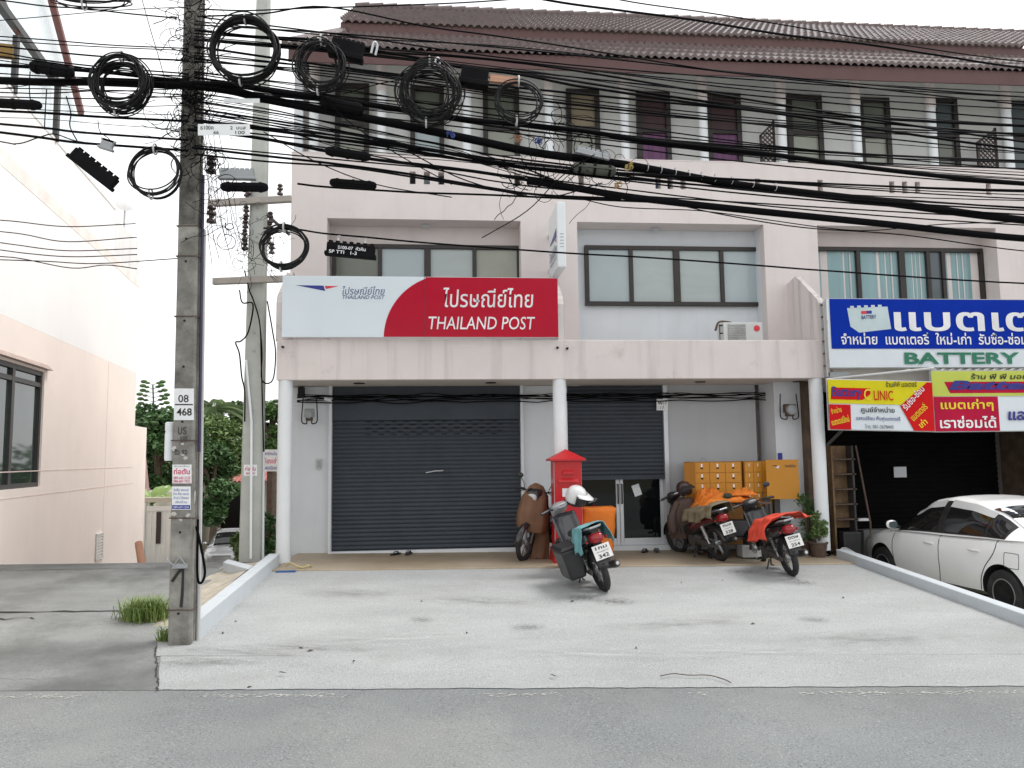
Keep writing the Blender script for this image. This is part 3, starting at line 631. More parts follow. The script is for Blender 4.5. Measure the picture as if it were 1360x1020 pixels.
a = pole_pt(590,.0); MB().lathe([(.04,0),(.045,.02),(.045,.25),(.04,.28),(.045,.29),(.045,.36),(.03,.37)], 14, (a.x-.05, PY+.08, P(222,612,PY).z)).solo('pipe_cap', m_col, 'short white plastic pipe fixed to the left side of the pole', 'pipe', smooth=True)
# stencilled number plate and paper notices
m_paper = mat('paper_white', (.78,.80,.80), .7, var=.06, vs=15); m_ink = mat('black_ink', (.02,.02,.02), .7); m_pinkink = mat('pink_ink', (.62,.05,.14), .7); m_blueink = mat('blue_ink', (.035,.05,.30), .7)
m_tear = mat('torn_paper', (.50,.49,.46), .8, var=.3, vs=25)
def notice(name, x0, x1, y0, y1, label, cat, lines, pm=m_paper, mats=None, Y=None, th=.004, d=.004, frac=True):
    A = P(x0, y1, Y); B = P(x1, y1, Y); D = P(x0, y0, Y); rt = B-A; up = D-A; nn = rt.cross(up).normalized()
    w_, h_ = rt.length, up.length; A = A+nn*d; t = thing(name, label, cat, tuple(A+rt/2))
    MB().prism([A, A+rt, A+rt+up, A+up], tuple(-nn*th)).build('sheet', pm, t)
    mb = MB(); r_, u_ = rt.normalized(), up.normalized()
    ms = []
    for ln in lines:                  # (text, u, v, w, h, material, bold) or ('#', u, v, w, h, material) for a bar
        if ln[5] not in ms: ms.append(ln[5])
        mb.k = ms.index(ln[5]); o = A+rt*ln[1]+up*ln[2]
        if ln[0] == '#': mb.add([o+nn*.0012, o+rt*ln[3]+nn*.0012, o+rt*ln[3]+up*ln[4]+nn*.0012, o+up*ln[4]+nn*.0012], [(0,1,2,3)])
        else: mb.text(ln[0], o, r_, u_, ln[3]*w_, ln[4]*h_, bold=ln[6] if len(ln) > 6 else 0, proud=.002)
    if lines: mb.build('lettering', ms, t)
    return t
pyx = lambda y, f: 222+(243.5-222)*(858-y)/858 + (31-(31-23.5)*(858-y)/858)*f
notice('number_plate', pyx(560,.06), pyx(520,.97), 516, 558, 'white stencilled number plate reading 08 over 468 on the pole', 'number plate',
    [('08', .22,.56,.52,.24,m_ink,.01), ('#',.05,.47,.9,.04,m_ink), ('468',.14,.14,.76,.24,m_ink,.02)], Y=PY)
notice('paper_notice', pyx(630,.05), pyx(630,.92), 617, 642, 'white paper notice with large pink lettering on the pole', 'notice',
    [('ท่อตัน', .08,.48,.84,.34,m_pinkink,.02), ('089-643-2123',.06,.22,.88,.15,m_pinkink,.012), ('086-687-7922',.06,.04,.88,.15,m_pinkink,.012), ('รับดูดส้วม',.1,.86,.8,.1,m_ink)], Y=PY)
notice('paper_notice', pyx(660,.05), pyx(660,.9), 646, 677, 'white paper notice with small blue lines and a blue foot strip on the pole', 'notice',
    [('รับซื้อ รถยนต์', .1,.80,.8,.12,m_blueink), ('บ้าน ที่ดิน คอนโด',.08,.63,.84,.12,m_blueink), ('จำนำ ไถ่ถอน',.1,.46,.8,.12,m_blueink), ('เงินด่วน',.2,.28,.6,.12,m_blueink), ('#',.02,.03,.96,.17,m_blueink), ('089-647-1234',.1,.065,.8,.09,m_paper)], Y=PY)
for i, (x, y, s_) in enumerate(((232,596,.5),(246,608,.35),(243,604,.3),(230,683,.5),(250,684,.4),(240,690,.3),(243,590,.3),(257,660,.6))):
    c = P(x, y, PY); r_ = .03*s_*2; n = 7
    c.y = PY-.003
    if x > 252: c.x = side(y).x-.02+.002; vv = [(c.x, PY+.05+r_*.6*math.cos(6.283*j/n)*random.uniform(.6,1.2), c.z+r_*1.8*math.sin(6.283*j/n)) for j in range(n)]
    else: vv = [(c.x+r_*math.cos(6.283*j/n)*random.uniform(.5,1.3), c.y, c.z+r_*math.sin(6.283*j/n)*random.uniform(.4,1.1)) for j in range(n)]
    MB().add(vv, [tuple(range(n))]).solo('paper_scrap', m_tear, 'torn scrap of an old notice stuck on the dark pole', 'paper scrap', 'torn paper scraps on the pole', solid=.002)
# painted black arrow and faded stencil near the foot
mb = MB()
def stroke(pts, w_): mb.tube([pole_pt(y, fx, .001) for fx, y in pts], [w_*random.uniform(.8,1.3) for _ in pts], 6)
stroke([(.60,752),(.62,765),(.60,790),(.56,806)], .014); stroke([(.58,754),(.36,762),(.15,772)], .014)
o = mb.build('painted_mark', m_ink, p1)
mb = MB()
for (x, y, w_, h_, s_) in ((.25,577,.4,10,'บร'),(.38,587,.3,8,'บช'),(.1,604,.6,8,'รั้ว 92')):
    a = pole_pt(y, x, .002); mb.text(s_, a, X3, Z3, w_*.2, h_*.0070, bold=.02)
mb.build('faded_stencil', mat('faded_ink', (.07,.07,.065), .9), p1)
mb = MB(); c = pole_pt(752,.5); mb.box(c.x-.07,c.x+.07,PY-.02,PY,c.z-.02,c.z+.025); mb.box(c.x-.06,c.x+.06,PY-.028,PY-.02,c.z-.014,c.z-.004); mb.tube([(c.x-.05,PY-.02,c.z+.02),(c.x,PY-.03,c.z+.09),(c.x+.05,PY-.02,c.z+.02)], .007, 6)
mb.tube(catmull([(c.x-.04,PY-.02,c.z),(c.x-.1,PY-.04,c.z+.06),(c.x-.12,PY-.0,c.z+.1)]), .006, 6); mb.build('cable_clamp', m_grey, p1)
# second pole
Y2 = 11.72
p2 = thing('utility_pole', 'pale slim concrete utility pole behind the kerb near the corner column', 'utility pole', (-2.68, Y2+.1, .3))
bl, br = P(316,748,Y2), P(345,748,Y2); tl_, tr = P(340,0,Y2), P(357,0,Y2)
mb = MB()
def pr2(t):
    a = bl.lerp(tl_, t); b = br.lerp(tr, t); z = 0 if t == 0 else a.z; dd = .24*(1-t)+.16*t; c = .02
    return [(a.x+c,Y2,z),(b.x-c,Y2,z),(b.x,Y2+c,z),(b.x,Y2+dd-c,z),(b.x-c,Y2+dd,z),(a.x+c,Y2+dd,z),(a.x,Y2+dd-c,z),(a.x,Y2+c,z)]
mb.loft([pr2(t) for t in (0,.2,.4,.6,.8,1,1.06)]); mb.build('shaft', m_pole2, p2)
def p2x(y, f): return 316+24*(748-y)/748 + (29-12*(748-y)/748)*f
for y in (20,52,120,158,246,276,290,314,442,466,545,610,680): c = P(p2x(y,.5), y, Y2); MB().cyl((c.x,Y2-.015,c.z),(c.x,Y2+.01,c.z), .018, n=8).build('bolt', m_grey, p2)
m_arm = mat('cross_arm_concrete', (.36,.33,.30), .85, var=.15, vs=5)
def arm(xa, ya, xb, yb, h=.09):
    a = P(xa, ya, Y2-.1); b = P(xb, yb, Y2-.1); d = Vector((0,0,h/2)); return MB().prism([a-d, b-d, b+d, a+d], (0,.095,0)).build('cross_arm', m_arm, p2)
arm(276,269,386,263); arm(282,373,388,369)
def insulator(x, y, s_=1, up=True, Y=Y2-.05, par=None):
    c = P(x, y, Y); prof = [(.02,-.1),(.055,-.09),(.05,-.06),(.028,-.04),(.028,-.01),(.055,.0),(.05,.03),(.028,.05),(.05,.07),(.035,.1),(.015,.11)]
    return MB().lathe([(r_*s_, z*s_) for r_, z in prof], 12, c).build('insulator', m_porc, par or p2, smooth=True, ang=60)
for x, y in ((327,281),(326,296),(325,312),(359,289),(358,303),(357,317),(328,254),(372,252),(330,258),(361,330),(325,325)): insulator(x, y, .85)
for x, y in ((281,219),(281,285)): insulator(x, y, .9, Y=PY+.08, par=p1)
MB().tube([P(352,283,Y2+.1), P(385,312,Y2+.2)], .025, 6).build('brace', m_steel, p2)
for i, (xs_, r_) in enumerate((((334,560,333,742),.018),((352,575,349,744),.02))):
    MB().tube([P(p2x(470,.2)-3, 478, Y2-.03), P(xs_[0], xs_[1], Y2-.04), P(xs_[2], xs_[3], Y2-.05)], r_, 8).solo('conduit', m_col, ['white conduit running down the front of the pale pole', 'white conduit running down the right edge of the pale pole'][i], 'conduit', smooth=True) if i == 0 else MB().tube([P(350,600,Y2+.1), P(349,744,Y2+.1)], r_, 8).solo('conduit', m_col, 'white conduit running down the right edge of the pale pole', 'conduit', smooth=True)
notice('paper_notice', p2x(628,.15), p2x(628,.8), 617, 632, 'small white paper notice with pink lettering on the pale pole', 'notice', [('ท่อตัน',.1,.45,.8,.4,m_pinkink,.02),('089-643',.15,.12,.7,.2,m_pinkink)], Y=Y2)
# cables dropping beside the second pole
for i, pts in enumerate(([(325,360),(331,385),(337,400),(345,430),(347,480),(349,560),(350,600)], [(318,385),(322,402),(336,404),(330,440),(320,453),(313,455),(318,470),(321,500),(325,520),(325,560)], [(355,400),(362,440),(366,470),(362,505),(348,505),(348,470),(346,440)])):
    MB().tube(catmull([P(x, y, Y2-.06) for x, y in pts], 5), .011, 6).solo('drop_cable', m_cable, ['black drop cable hugging the pale pole from its lower cross arm', 'black drop cable with a clamp feeding the white conduit', 'black drop cable bending from the pale pole to the canopy corner'][i], 'cable', smooth=True)
# ---------------------------------------------------------------- beyond the alley
m_leafA = mat('leaf_green', (.075,.145,.042), .5, var=.5, vs=1.6, spec=.35); m_leafB = mat('leaf_dark', (.06,.125,.04), .5, var=.5, vs=1.8, spec=.35)
m_leafC = mat('leaf_light', (.12,.19,.058), .5, var=.45, vs=2, spec=.35); m_bark = mat('bark', (.11,.085,.06), .9, var=.3, vs=6, bump=.5)
m_palm = mat('palm_frond', (.12,.18,.07), .5, var=.35, vs=2)
def leaves(mb, c, rad, n, s_, rnd, asp=.5):
    for _ in range(n):
        d = Vector((rnd.gauss(0,1), rnd.gauss(0,1), rnd.gauss(0,1))).normalized()*rnd.random()**.45
        p = Vector(c)+Vector((d.x*rad[0], d.y*rad[1], d.z*rad[2])); a = Vector((rnd.gauss(0,1), rnd.gauss(0,1), rnd.gauss(0,.6)-.25)).normalized()
        b = a.cross(Vector((rnd.gauss(0,1), rnd.gauss(0,1), rnd.gauss(0,1)))).normalized(); l = s_*rnd.uniform(.6,1.3); w_ = l*asp; nn = a.cross(b)
        mb.add([p-a*l*.5, p+b*w_*.5+nn*l*.06, p+a*l*.5-nn*l*.08, p-b*w_*.5+nn*l*.06], [(0,1,2,3)])
def tree(x, ytop, ybot, wpx, Y, label, lm, seed, zg=-2.75, dens=1, ls_=.23, grp='trees beyond the alley', tdx=0):
    rnd = random.Random(seed); top = P(x, ytop, Y); bot = P(x, ybot, Y); wd = (P(x+wpx/2, ytop, Y)-P(x-wpx/2, ytop, Y)).length/2; h = (top.z-bot.z)/2; cz = (top.z+bot.z)/2
    t = thing('tree', label, 'tree', (top.x, Y, zg), grp); mb = MB()
    mb.tube([(top.x+tdx,Y,zg),(top.x+.15+tdx,Y,zg+(cz-zg)*.5),(top.x-.05+tdx*.5,Y,cz),(top.x,Y,cz+h*.7)], [.22,.17,.12,.04], 8)
    cl = []
    for i in range(int(26*dens)):
        a = rnd.uniform(0,6.283); e = rnd.uniform(-.9,1); rr = math.sqrt(1-e*e)*rnd.uniform(.55,1)
        cl.append(Vector((top.x+wd*rr*math.cos(a), Y+wd*.8*rr*math.sin(a), cz+h*e*rnd.uniform(.75,1))))
    for p in cl[::2]: mb.tube([(top.x-.02,Y,cz-h*.4), ((top.x+p.x)/2,(Y+p.y)/2,(cz-h*.3+p.z)/2+.2), tuple(p)], [.07,.045,.015], 5)
    mb.build('trunk', m_bark, t, smooth=True); mb = MB()
    for p in cl: r_ = rnd.uniform(.22,.42)*min(wd, h)*1.15; leaves(mb, p, (r_*1.15, r_*1.1, r_*.8), int(330*rnd.uniform(.7,1.2)), ls_, rnd)
    mb.build('crown', lm, t); return t
tree(212,540,650,100,30,'broad dark green tree behind the brown roofed house',m_leafB,1)
tree(285,552,640,95,36,'light green tree below the coconut palm between the two poles',m_leafC,2)
tree(284,596,700,72,27,'dense dark green tree hanging over the silver car',m_leafB,3, ls_=.19, tdx=-1.1)
tree(325,535,640,70,40,'tall green tree behind the pale pole',m_leafA,4)
tree(362,535,610,60,33,'green tree between the pale pole and the corner column',m_leafA,5)
tree(160,565,660,110,42,'green tree mostly hidden behind the corner of the left building',m_leafA,6)
tree(245,560,650,70,44,'green tree seen just behind the weathered pole',m_leafA,8)
# a far line of greenery closes the alley
mb = MB(); rnd = random.Random(11)
for i in range(60):
    leaves(mb, (-34+i*.62+rnd.uniform(-.5,.5), 52+rnd.uniform(-2,3), rnd.uniform(-1.8,2.6)), (1.5,1.3,1.4), 150, .6, rnd)
tag(mb.build('far_greenery', m_leafB), 'mass of far green foliage closing the alley', 'foliage', kind='stuff')
# coconut palm
def palm(x, y, Y, label):
    c = P(x, y, Y); t = thing('palm_tree', label, 'palm tree', (c.x, Y, -2.75)); rnd = random.Random(3)
    MB().tube([(c.x+.4,Y,-2.75),(c.x+.2,Y,0),tuple(c)], [.2,.16,.13], 8).build('trunk', m_bark, t, smooth=True)
    mb = MB()
    for i in range(15):
        a = 6.283*i/15+rnd.uniform(-.2,.2); el = rnd.uniform(.1,1.1); L_ = rnd.uniform(1.9,2.4); pts = []
        for k_ in range(10): u = k_/9; pts.append(c+Vector((math.cos(a)*L_*u*math.cos(el*(1-.3*u)), math.sin(a)*L_*u, L_*(math.sin(el)*u-.75*u*u))))
        mb.tube(pts, [.03*(1-.8*k_/9) for k_ in range(10)], 4)
        for k_ in range(1, 40):
            u = k_/40; j = u*9; q = pts[int(j)].lerp(pts[min(9,int(j)+1)], j-int(j)); sd_ = Vector((-math.sin(a), math.cos(a), 0)); ll = .5*math.sin(math.pi*(u*.8+.15))
            for s_ in (1,-1): e = q+sd_*s_*ll+Vector((math.cos(a)*.15,math.sin(a)*.15,-.28*ll-.1)); mb.add([q, q+Vector((0,0,.035))+sd_*s_*ll*.4, e, q-Vector((0,0,.03))+sd_*s_*ll*.4], [(0,1,2,3)])
    mb.build('fronds', m_palm, t)
palm(283,548,38,'coconut palm rising above the trees between the two poles')
# spindly flowering stalk above the left trees
c0 = P(205,560,30); c1 = P(203,511,30); mb = MB(); mb.tube([c0, c1], .03, 5); rnd = random.Random(9)
for i in range(7):
    z = c0.lerp(c1, .3+.7*i/6); l = .55*(1-.07*i)
    for s_ in (1,-1): e = z+Vector((s_*l,rnd.uniform(-.2,.2),.12)); mb.tube([z, e], .015, 4); mb.ell(e, (.13,.1,.07), 8, 5); mb.ell(z.lerp(e,.6), (.1,.1,.05), 8, 5)
mb.solo('flower_stalk', m_leafA, 'tall spindly flower stalk rising above the left trees', 'plant')
# houses, gate
m_broof = mat('brown_corrugated_roof', (.20,.125,.11), .7, var=.15, vs=3); m_rroof = mat('red_tile_roof', (.42,.13,.105), .6, var=.2, vs=4); m_cream = mat('cream_wall', (.52,.48,.39), .85, var=.06)
def roofsheet(mb, a, b, c, d, n=30, amp=.05):     # corrugated quad a-b (eave) to d-c (ridge)
    a, b, c, d = map(Vector, (a, b, c, d)); vs = []
    for i in range(n*4+1):
        u = i/(n*4); up = Vector((0,0,amp*abs(math.sin(u*n*math.pi)))); vs += [a.lerp(b,u)+up, d.lerp(c,u)+up]
    mb.add(vs, [(2*i, 2*i+2, 2*i+3, 2*i+1) for i in range(n*4)])
h1 = thing('bungalow', 'low cream house with a brown corrugated roof behind the white gate', 'house', (-10.5, 27, -2.75))
e = P(200,655,25); h1x = P(203,640,25.8).x
MB().box(-15.5,h1x,25.8,31,-2.75,e.z-.05).build('wall', m_cream, h1)
mb = MB(); zr = P(200,614,27).z; roofsheet(mb, (-16,25,e.z),(h1x+.2,25,e.z),(h1x-1.2,28.5,zr+.15),(-16,28.5,zr+.15), 40); mb.build('roof', m_broof, h1, smooth=True, ang=70)
h2 = thing('bungalow', 'cream house with a red tiled roof and dark carport past the silver car', 'house', (-11, 39, -2.75))
zc = P(330,640,38).z; xl_ = P(255,640,38).x; xr_ = P(420,640,38).x; xm = P(321,640,38).x
mb = MB(); mb.box(xm, xr_, 38.5, 44, -2.75, zc); mb.box(xl_, xm, 43, 44, -2.75, zc); mb.build('wall', m_cream, h2)
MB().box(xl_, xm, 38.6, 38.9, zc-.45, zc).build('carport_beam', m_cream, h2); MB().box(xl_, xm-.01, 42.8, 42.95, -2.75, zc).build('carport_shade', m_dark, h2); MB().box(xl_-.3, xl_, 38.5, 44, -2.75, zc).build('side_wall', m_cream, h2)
mb = MB(); zr = P(330,596,41).z; roofsheet(mb, (xl_-.3,37.8,zc),(xr_,37.8,zc),(xr_,41.5,zr),(xl_+1,41.5,zr), 30, .07); mb.build('roof', m_rroof, h2, smooth=True, ang=70)
mb = MB(); mb.box(-9.2,-9.14,42,42.1,0,1); 
m_gate = mat('gate_white', (.80,.80,.76), .6, var=.05)
g = thing('gate', 'white boarded gate with a dark lattice slot at the alley', 'gate', (-8.0, 21, -1.3))
ga, gb = P(193,745,21), P(243,745,21); zt_ = P(215,672,21).z; zb_ = -1.4
MB().box(ga.x, gb.x, 21, 21.06, zb_, zt_).build('gate_leaf', m_gate, g)
mb = MB()
for i in range(9): x = ga.x+(gb.x-ga.x)*i/8; mb.box(x-.012, x+.012, 20.985, 21, zb_, zt_)
mb.box(ga.x, gb.x, 20.975, 20.985, zt_-.12, zt_); mb.build('gate_battens', m_gate, g)
a = P(208,680,20.97); b = P(213,722,20.97); mb = MB(); mb.box(a.x, b.x, 20.96, 20.98, b.z, a.z); mb.build('lattice_slot', m_lat, g)
MB().box(ga.x-.3, ga.x-.02, 20.95, 21.2, zb_, zt_+.1).build('gate_post', m_gate, g); MB().box(ga.x-.32, gb.x+.1, 20.94, 21.22, zt_+.1, zt_+.22).build('lintel', m_cream, g)
# banana plant
def banana(x, y, Y, label):
    c = P(x, y, Y); zg = -1.9; t = thing('banana_plant', label, 'plant', (c.x, Y, zg)); rnd = random.Random(5)
    MB().tube([(c.x,Y,zg),(c.x+.05,Y,c.z)], [.05,.03], 8).build('stem', m_leafC, t, smooth=True); mb = MB()
    for i in range(8):
        a = rnd.uniform(-1.2,1.2)+(0 if i % 2 else math.pi*.6); L_ = rnd.uniform(.8,1.15); el = rnd.uniform(.6,1.3); row_ = []
        def f(u, v): 
            q = c+Vector((math.cos(a)*L_*u*.7, math.sin(a)*L_*u*.5, L_*(math.sin(el)*u-.5*u*u))); w_ = .13*math.sin(math.pi*min(1,u*.95+.05))
            return q+Vector((-math.sin(a)*(v-.5)*w_*2, math.cos(a)*(v-.5)*w_*2+0, .12*abs(v-.5)*-1+(v-.5)*w_))
        mb.grid(f, 10, 4)
    mb.build('leaves', mat('banana_leaf', (.17,.26,.06), .4, var=.2, vs=4), t, smooth=True)
banana(200,668,22.5,'banana plant with broad pale leaves before the white gate')
c = P(186,735,17.5); MB().tube([P(184,721,17.0),P(190,760,16.6)], .075, 12).solo('clay_pipe', mat('terracotta', (.50,.27,.18), .8), 'terracotta pipe leaning at the foot of the left building', 'pipe', smooth=True)
# rooms sign on its post
ts = notice('roadside_sign', 347, 372, 597, 626, 'white sign with blue and pink Thai lettering on a brown post', 'sign', [('อพาร์ทเม้นท์',.06,.74,.9,.17,m_blueink,.012),('ห้องเช่า',.14,.36,.74,.27,m_pinkink,.015),('มีเฟอร์นิเจอร์',.06,.08,.9,.17,m_blueink,.012)], Y=19, th=.03)
a = P(358,626,19.05); MB().box(a.x-.06,a.x+.06,19.04,19.14,-1.6,a.z+.1).build('post', m_rust, ts)
def shrub(c, r_, n, s_, label, lm, seed, cat='shrub', grp=None, asp=.45):
    rnd = random.Random(seed); t = thing('shrub', label, cat, (c[0], c[1], c[2]-r_[2]), grp); mb = MB(); cl = []
    for i in range(16): a = rnd.uniform(0,6.28); cl.append(Vector(c)+Vector((r_[0]*rnd.uniform(0,.75)*math.cos(a), r_[1]*rnd.uniform(0,.75)*math.sin(a), r_[2]*rnd.uniform(-.7,.85))))
    for p in cl: mb.tube([(c[0],c[1],c[2]-r_[2]), ((c[0]+p.x)/2,(c[1]+p.y)/2,(c[2]-r_[2]*.4+p.z)/2), tuple(p)], [.014,.009,.004], 5)
    mb.build('stems', m_bark, t); mb = MB()
    for p in cl: leaves(mb, p, (r_[0]*.36, r_[1]*.36, r_[2]*.3), n, s_, rnd, asp)
    mb.build('leaves', lm, t); return t
c = P(352,722,13.0); shrub((c.x, 13.0, c.z+.05), (.28,.3,.42), 40, .12, 'green shrub behind the pale pole beside the corner column', m_leafB, 21)
c = P(318,728,15); shrub((c.x, 15, c.z-.1), (.2,.2,.35), 30, .12, 'small yellow green shrub left of the pale pole', m_leafC, 22)
# weeds by the pole
def tuft(x, y, w_, h_, n, label, name='weeds', seed=4):
    rnd = random.Random(seed); c = GS(x, y); t = MB()
    for _ in range(n):
        b = c+Vector((rnd.gauss(0,w_*.45), rnd.gauss(0,w_*.3), -.01)); a = rnd.uniform(0,6.28); l = h_*rnd.uniform(.45,1.15); le = rnd.uniform(.3,1.05); d = Vector((math.cos(a),math.sin(a),0)); s_ = Vector((-d.y,d.x,0))*rnd.uniform(.003,.006)
        m1 = b+d*l*le*.35+Vector((0,0,l*.6)); e = b+d*l*le+Vector((0,0,l*(1-.35*le)))
        t.add([b-s_, b+s_, m1+s_*.8, m1-s_*.8, e], [(0,1,2,3),(3,2,4)])
    return t.solo(name, mat('grass_blade', (.17,.25,.06), .5, var=.45, vs=14, dirt=((.30,.25,.10), .8, 10, .55, .7)), label, 'weeds')
tuft(194,823,.24,.30,900,'clump of bright green weeds left of the weathered pole')
tuft(217,852,.05,.2,80,'small sparse weed at the foot of the weathered pole', seed=6)
# ---------------------------------------------------------------- signs
m_signw = mat('sign_white', (.70,.78,.83), .22, var=.015, vs=1, spec=.5, coat=.3); m_signr = mat('sign_red', (.45,.004,.026), .3, var=.06, vs=1.2, spec=.2, coat=.05)
m_logob = mat('logo_blue', (.02,.03,.25), .4); m_logor = mat('logo_red', (.65,.04,.06), .4); m_textw = mat('letter_white', (.82,.82,.84), .4); m_navy = mat('letter_navy', (.05,.06,.20), .5)
def seg(A, rt, up, w_, h_, px, py, x0, y0, pw, ph):   # pixel inside a sign -> point on it
    return A+rt*((px-x0)/pw)+up*((y0+ph-py)/ph)
YS = 11.56
A = P(374, 447.5, YS); B = P(742, 449.5, YS); D = P(373.5, 366, YS)
ps = thing('signboard', 'long white and red post office signboard standing on the canopy', 'sign', tuple((A+B)/2))
sw, shh = B.x-A.x, D.z-A.z
def sp(px, py, d=0): return Vector((A.x+(px-373.5)/368.5*sw, YS-d, A.z+(448.5-py)/82*shh))
MB().box(A.x, B.x, YS, YS+.08, A.z, D.z).build('panel', m_signw, ps, bevel=.004)
cx, cy, r_ = 593, 450, 86.5
arc = [(cx-r_*math.cos(a), min(448.3, cy-r_*math.sin(a))) for a in [R(1.2+i*2.2) for i in range(33)]]
arc = [q for q in arc if q[1] >= 368.0]; arc.append((562, 367.0))
mb = MB(); mb.prism([sp(x, y, .003) for x, y in arc[::1]] + [sp(741.8, 367.0, .003), sp(741.8, 448.3, .003)], (0, .0028, 0)); mb.build('red_field', m_signr, ps)
mb = MB(); mb.box(sp(560.5,0).x-.004, sp(560.5,0).x+.004, YS-.006, YS-.0032, A.z+.005, D.z-.005); mb.build('panel_joint', mat('joint_maroon', (.25,.01,.03), .5), ps)
mb = MB(); mb.text('ไปรษณีย์ไทย', sp(586,408,.0032), X3, Z3, sp(708,0).x-sp(586,0).x, .30, bold=.006, shear=.08); mb.build('lettering', m_textw, ps); mb = MB(); mb.text('THAILAND POST', sp(566,438,.0032), X3, Z3, sp(710,0).x-sp(566,0).x, .195, bold=.002, shear=.15); mb.build('lettering', m_textw, ps)
mb = MB(); mb.text('ไปรษณีย์ไทย', sp(452,391.5,0), X3, Z3, sp(508,0).x-sp(452,0).x, .125, bold=.003, shear=.2); mb.text('THAILAND POST', sp(452,397.5,0), X3, Z3, sp(508,0).x-sp(452,0).x, .058, bold=.006, shear=.25); mb.build('lettering', m_navy, ps)
def wing(mb, f, th=.003):
    mb.k = 0; mb.prism([f(391,379.3), f(427,379.6), f(429.5,386.8)], (0, -th, 0)); mb.k = 1; mb.prism([f(428.5,380.0), f(447,380.0), f(430.5,384.2)], (0, -th, 0))
mb = MB(); wing(mb, lambda x, y: sp(x, y)); mb.build('emblem', [m_logob, m_logor], ps)
# projecting light box
lbx = thing('lightbox_sign', 'thin white light box projecting from the wall above the red sign', 'sign', (1.72, 12.2, 4.6))
x0 = P(740,300,11.6).x; x1 = P(751,300,11.6).x; zt_ = P(740,268,11.6).z; zb_ = P(740,355,11.6).z
MB().box(x0, x1, 11.58, 12.55, zb_, zt_).build('case', mat('box_white', (.76,.80,.82), .35, var=.02), lbx, bevel=.015)
mb = MB()
for i in range(5): z = zt_-.52-.05*i; mb.box((x0+x1)/2-.03, (x0+x1)/2+.03, 11.577, 11.579, z, z+.012)
mb.build('vents', m_grey, lbx)
yv = Vector((0,-1,0)); o = Vector((x0, 0, 0))
def bx(f, z): return Vector((x0-.003, 12.5-.88*f, zb_+(zt_-zb_)*z))
mb = MB(); mb.k = 0; mb.prism([bx(.10,.52), bx(.92,.62), bx(.92,.48)], (-.002,0,0)); mb.k = 1; mb.prism([bx(.75,.46), bx(.9,.46), bx(.9,.41)], (-.002,0,0)); mb.build('emblem', [m_logob, m_logor], lbx)
mb = MB(); mb.text('ไปรษณีย์ไทย', bx(.08,.24), yv, Z3, .75, .17, bold=.01); mb.text('THAILAND POST', bx(.08,.15), yv, Z3, .75, .06); mb.build('lettering', m_navy, lbx)
mb = MB(); mb.box(x0+.02, x1-.02, 12.55, 12.8, zt_-.25, zt_-.2); mb.box(x0+.02, x1-.02, 12.55, 12.8, zb_+.2, zb_+.25); mb.build('bracket', m_conduit, lbx)
# battery shop banners
m_bblue = mat('banner_blue', (.004,.032,.36), .7, spec=.08, var=.08, vs=2); m_bgreen = mat('letter_green', (.015,.18,.10), .5); m_bwhite = mat('banner_white', (.70,.76,.80), .5, var=.03); m_byel = mat('banner_yellow', (.68,.60,.02), .7, spec=.1, var=.06); m_bred = mat('banner_red', (.58,.012,.015), .7, spec=.1, var=.08); m_crim = mat('banner_crimson', (.45,.012,.05), .7, spec=.1, var=.08)
m_lime = mat('banner_lime', (.52,.58,.08), .5, var=.06); m_yell = mat('letter_yellow', (.80,.62,.02), .5); m_bnavy = mat('letter_deep_blue', (.02,.02,.22), .5)
YB_ = 11.45
def banner(name, label, x0, x1, y0, y1, Y, tilt=0, frame=True, mt=None):
    a = P(x0, y1, Y); d = P(x0, y0, Y); b = P(x1, y1, Y); w_, h_ = b.x-a.x, d.z-a.z
    t = thing(name, label, 'banner', (a.x+w_/2, Y, a.z))
    sl = math.tan(tilt)
    def f(u, v, d_=.003): return Vector((a.x+w_*u, Y-d_, a.z+h_*v+sl*w_*u))
    MB().grid(lambda u, v: f(u, v, .010*math.sin(u*9)*math.sin(v*3.1)*.3), 24, 6).build('sheet', mt or m_bwhite, t, smooth=True)
    if frame: mb = MB(); mb.tube([f(0,0,-.03), f(1,0,-.03), f(1,1,-.03), f(0,1,-.03)], .02, 4, closed=True); mb.build('frame', m_conduit, t)
    rt = (f(1,0)-f(0,0)).normalized(); up = Z3
    lay = [0]
    def fill(parts, nm='field'):
        for m_, polys in parts:
            lay[0] += .0022
            for k_, pg in enumerate(polys): MB().prism([f(u, v, .008+lay[0]+.0006*k_) for u, v in pg], (0,.001,0)).build(nm, m_, t)
    def write(items):
        gm = {}
        for s_, u, v, wu, hv, m_, bo, shr, rot in items:
            mb = MB()
            rr = Matrix.Rotation(R(rot), 3, Y3*-1) if rot else Matrix.Identity(3)
            mb.text(s_, f(u, v, .012+lay[0]), rr @ rt, rr @ up, wu*w_, hv*h_, bold=bo, shear=shr); mb.build('lettering', m_, t)
    return t, f, fill, write
t, f, fill, wr = banner('banner', 'large blue and white battery shop banner above two yellow ones', 1102, 1452, 397, 488, YB_)
fill([(m_bblue, [[(.01,.27),(1,.27),(1,1),(.01,1)]])])
wr([('แบตเตอรี่', .246, .527, .76, .42, m_textw, .02, 0, 0), ('จำหน่าย  แบตเตอรี่  ใหม่-เก่า  รับซื้อ-ซ่อม  แลกเปลี่ยน', .045, .33, .92, .175, m_textw, .015, 0, 0), ('BATTERY', .277, .045, .437, .17, m_bgreen, .03, 0, 0)])
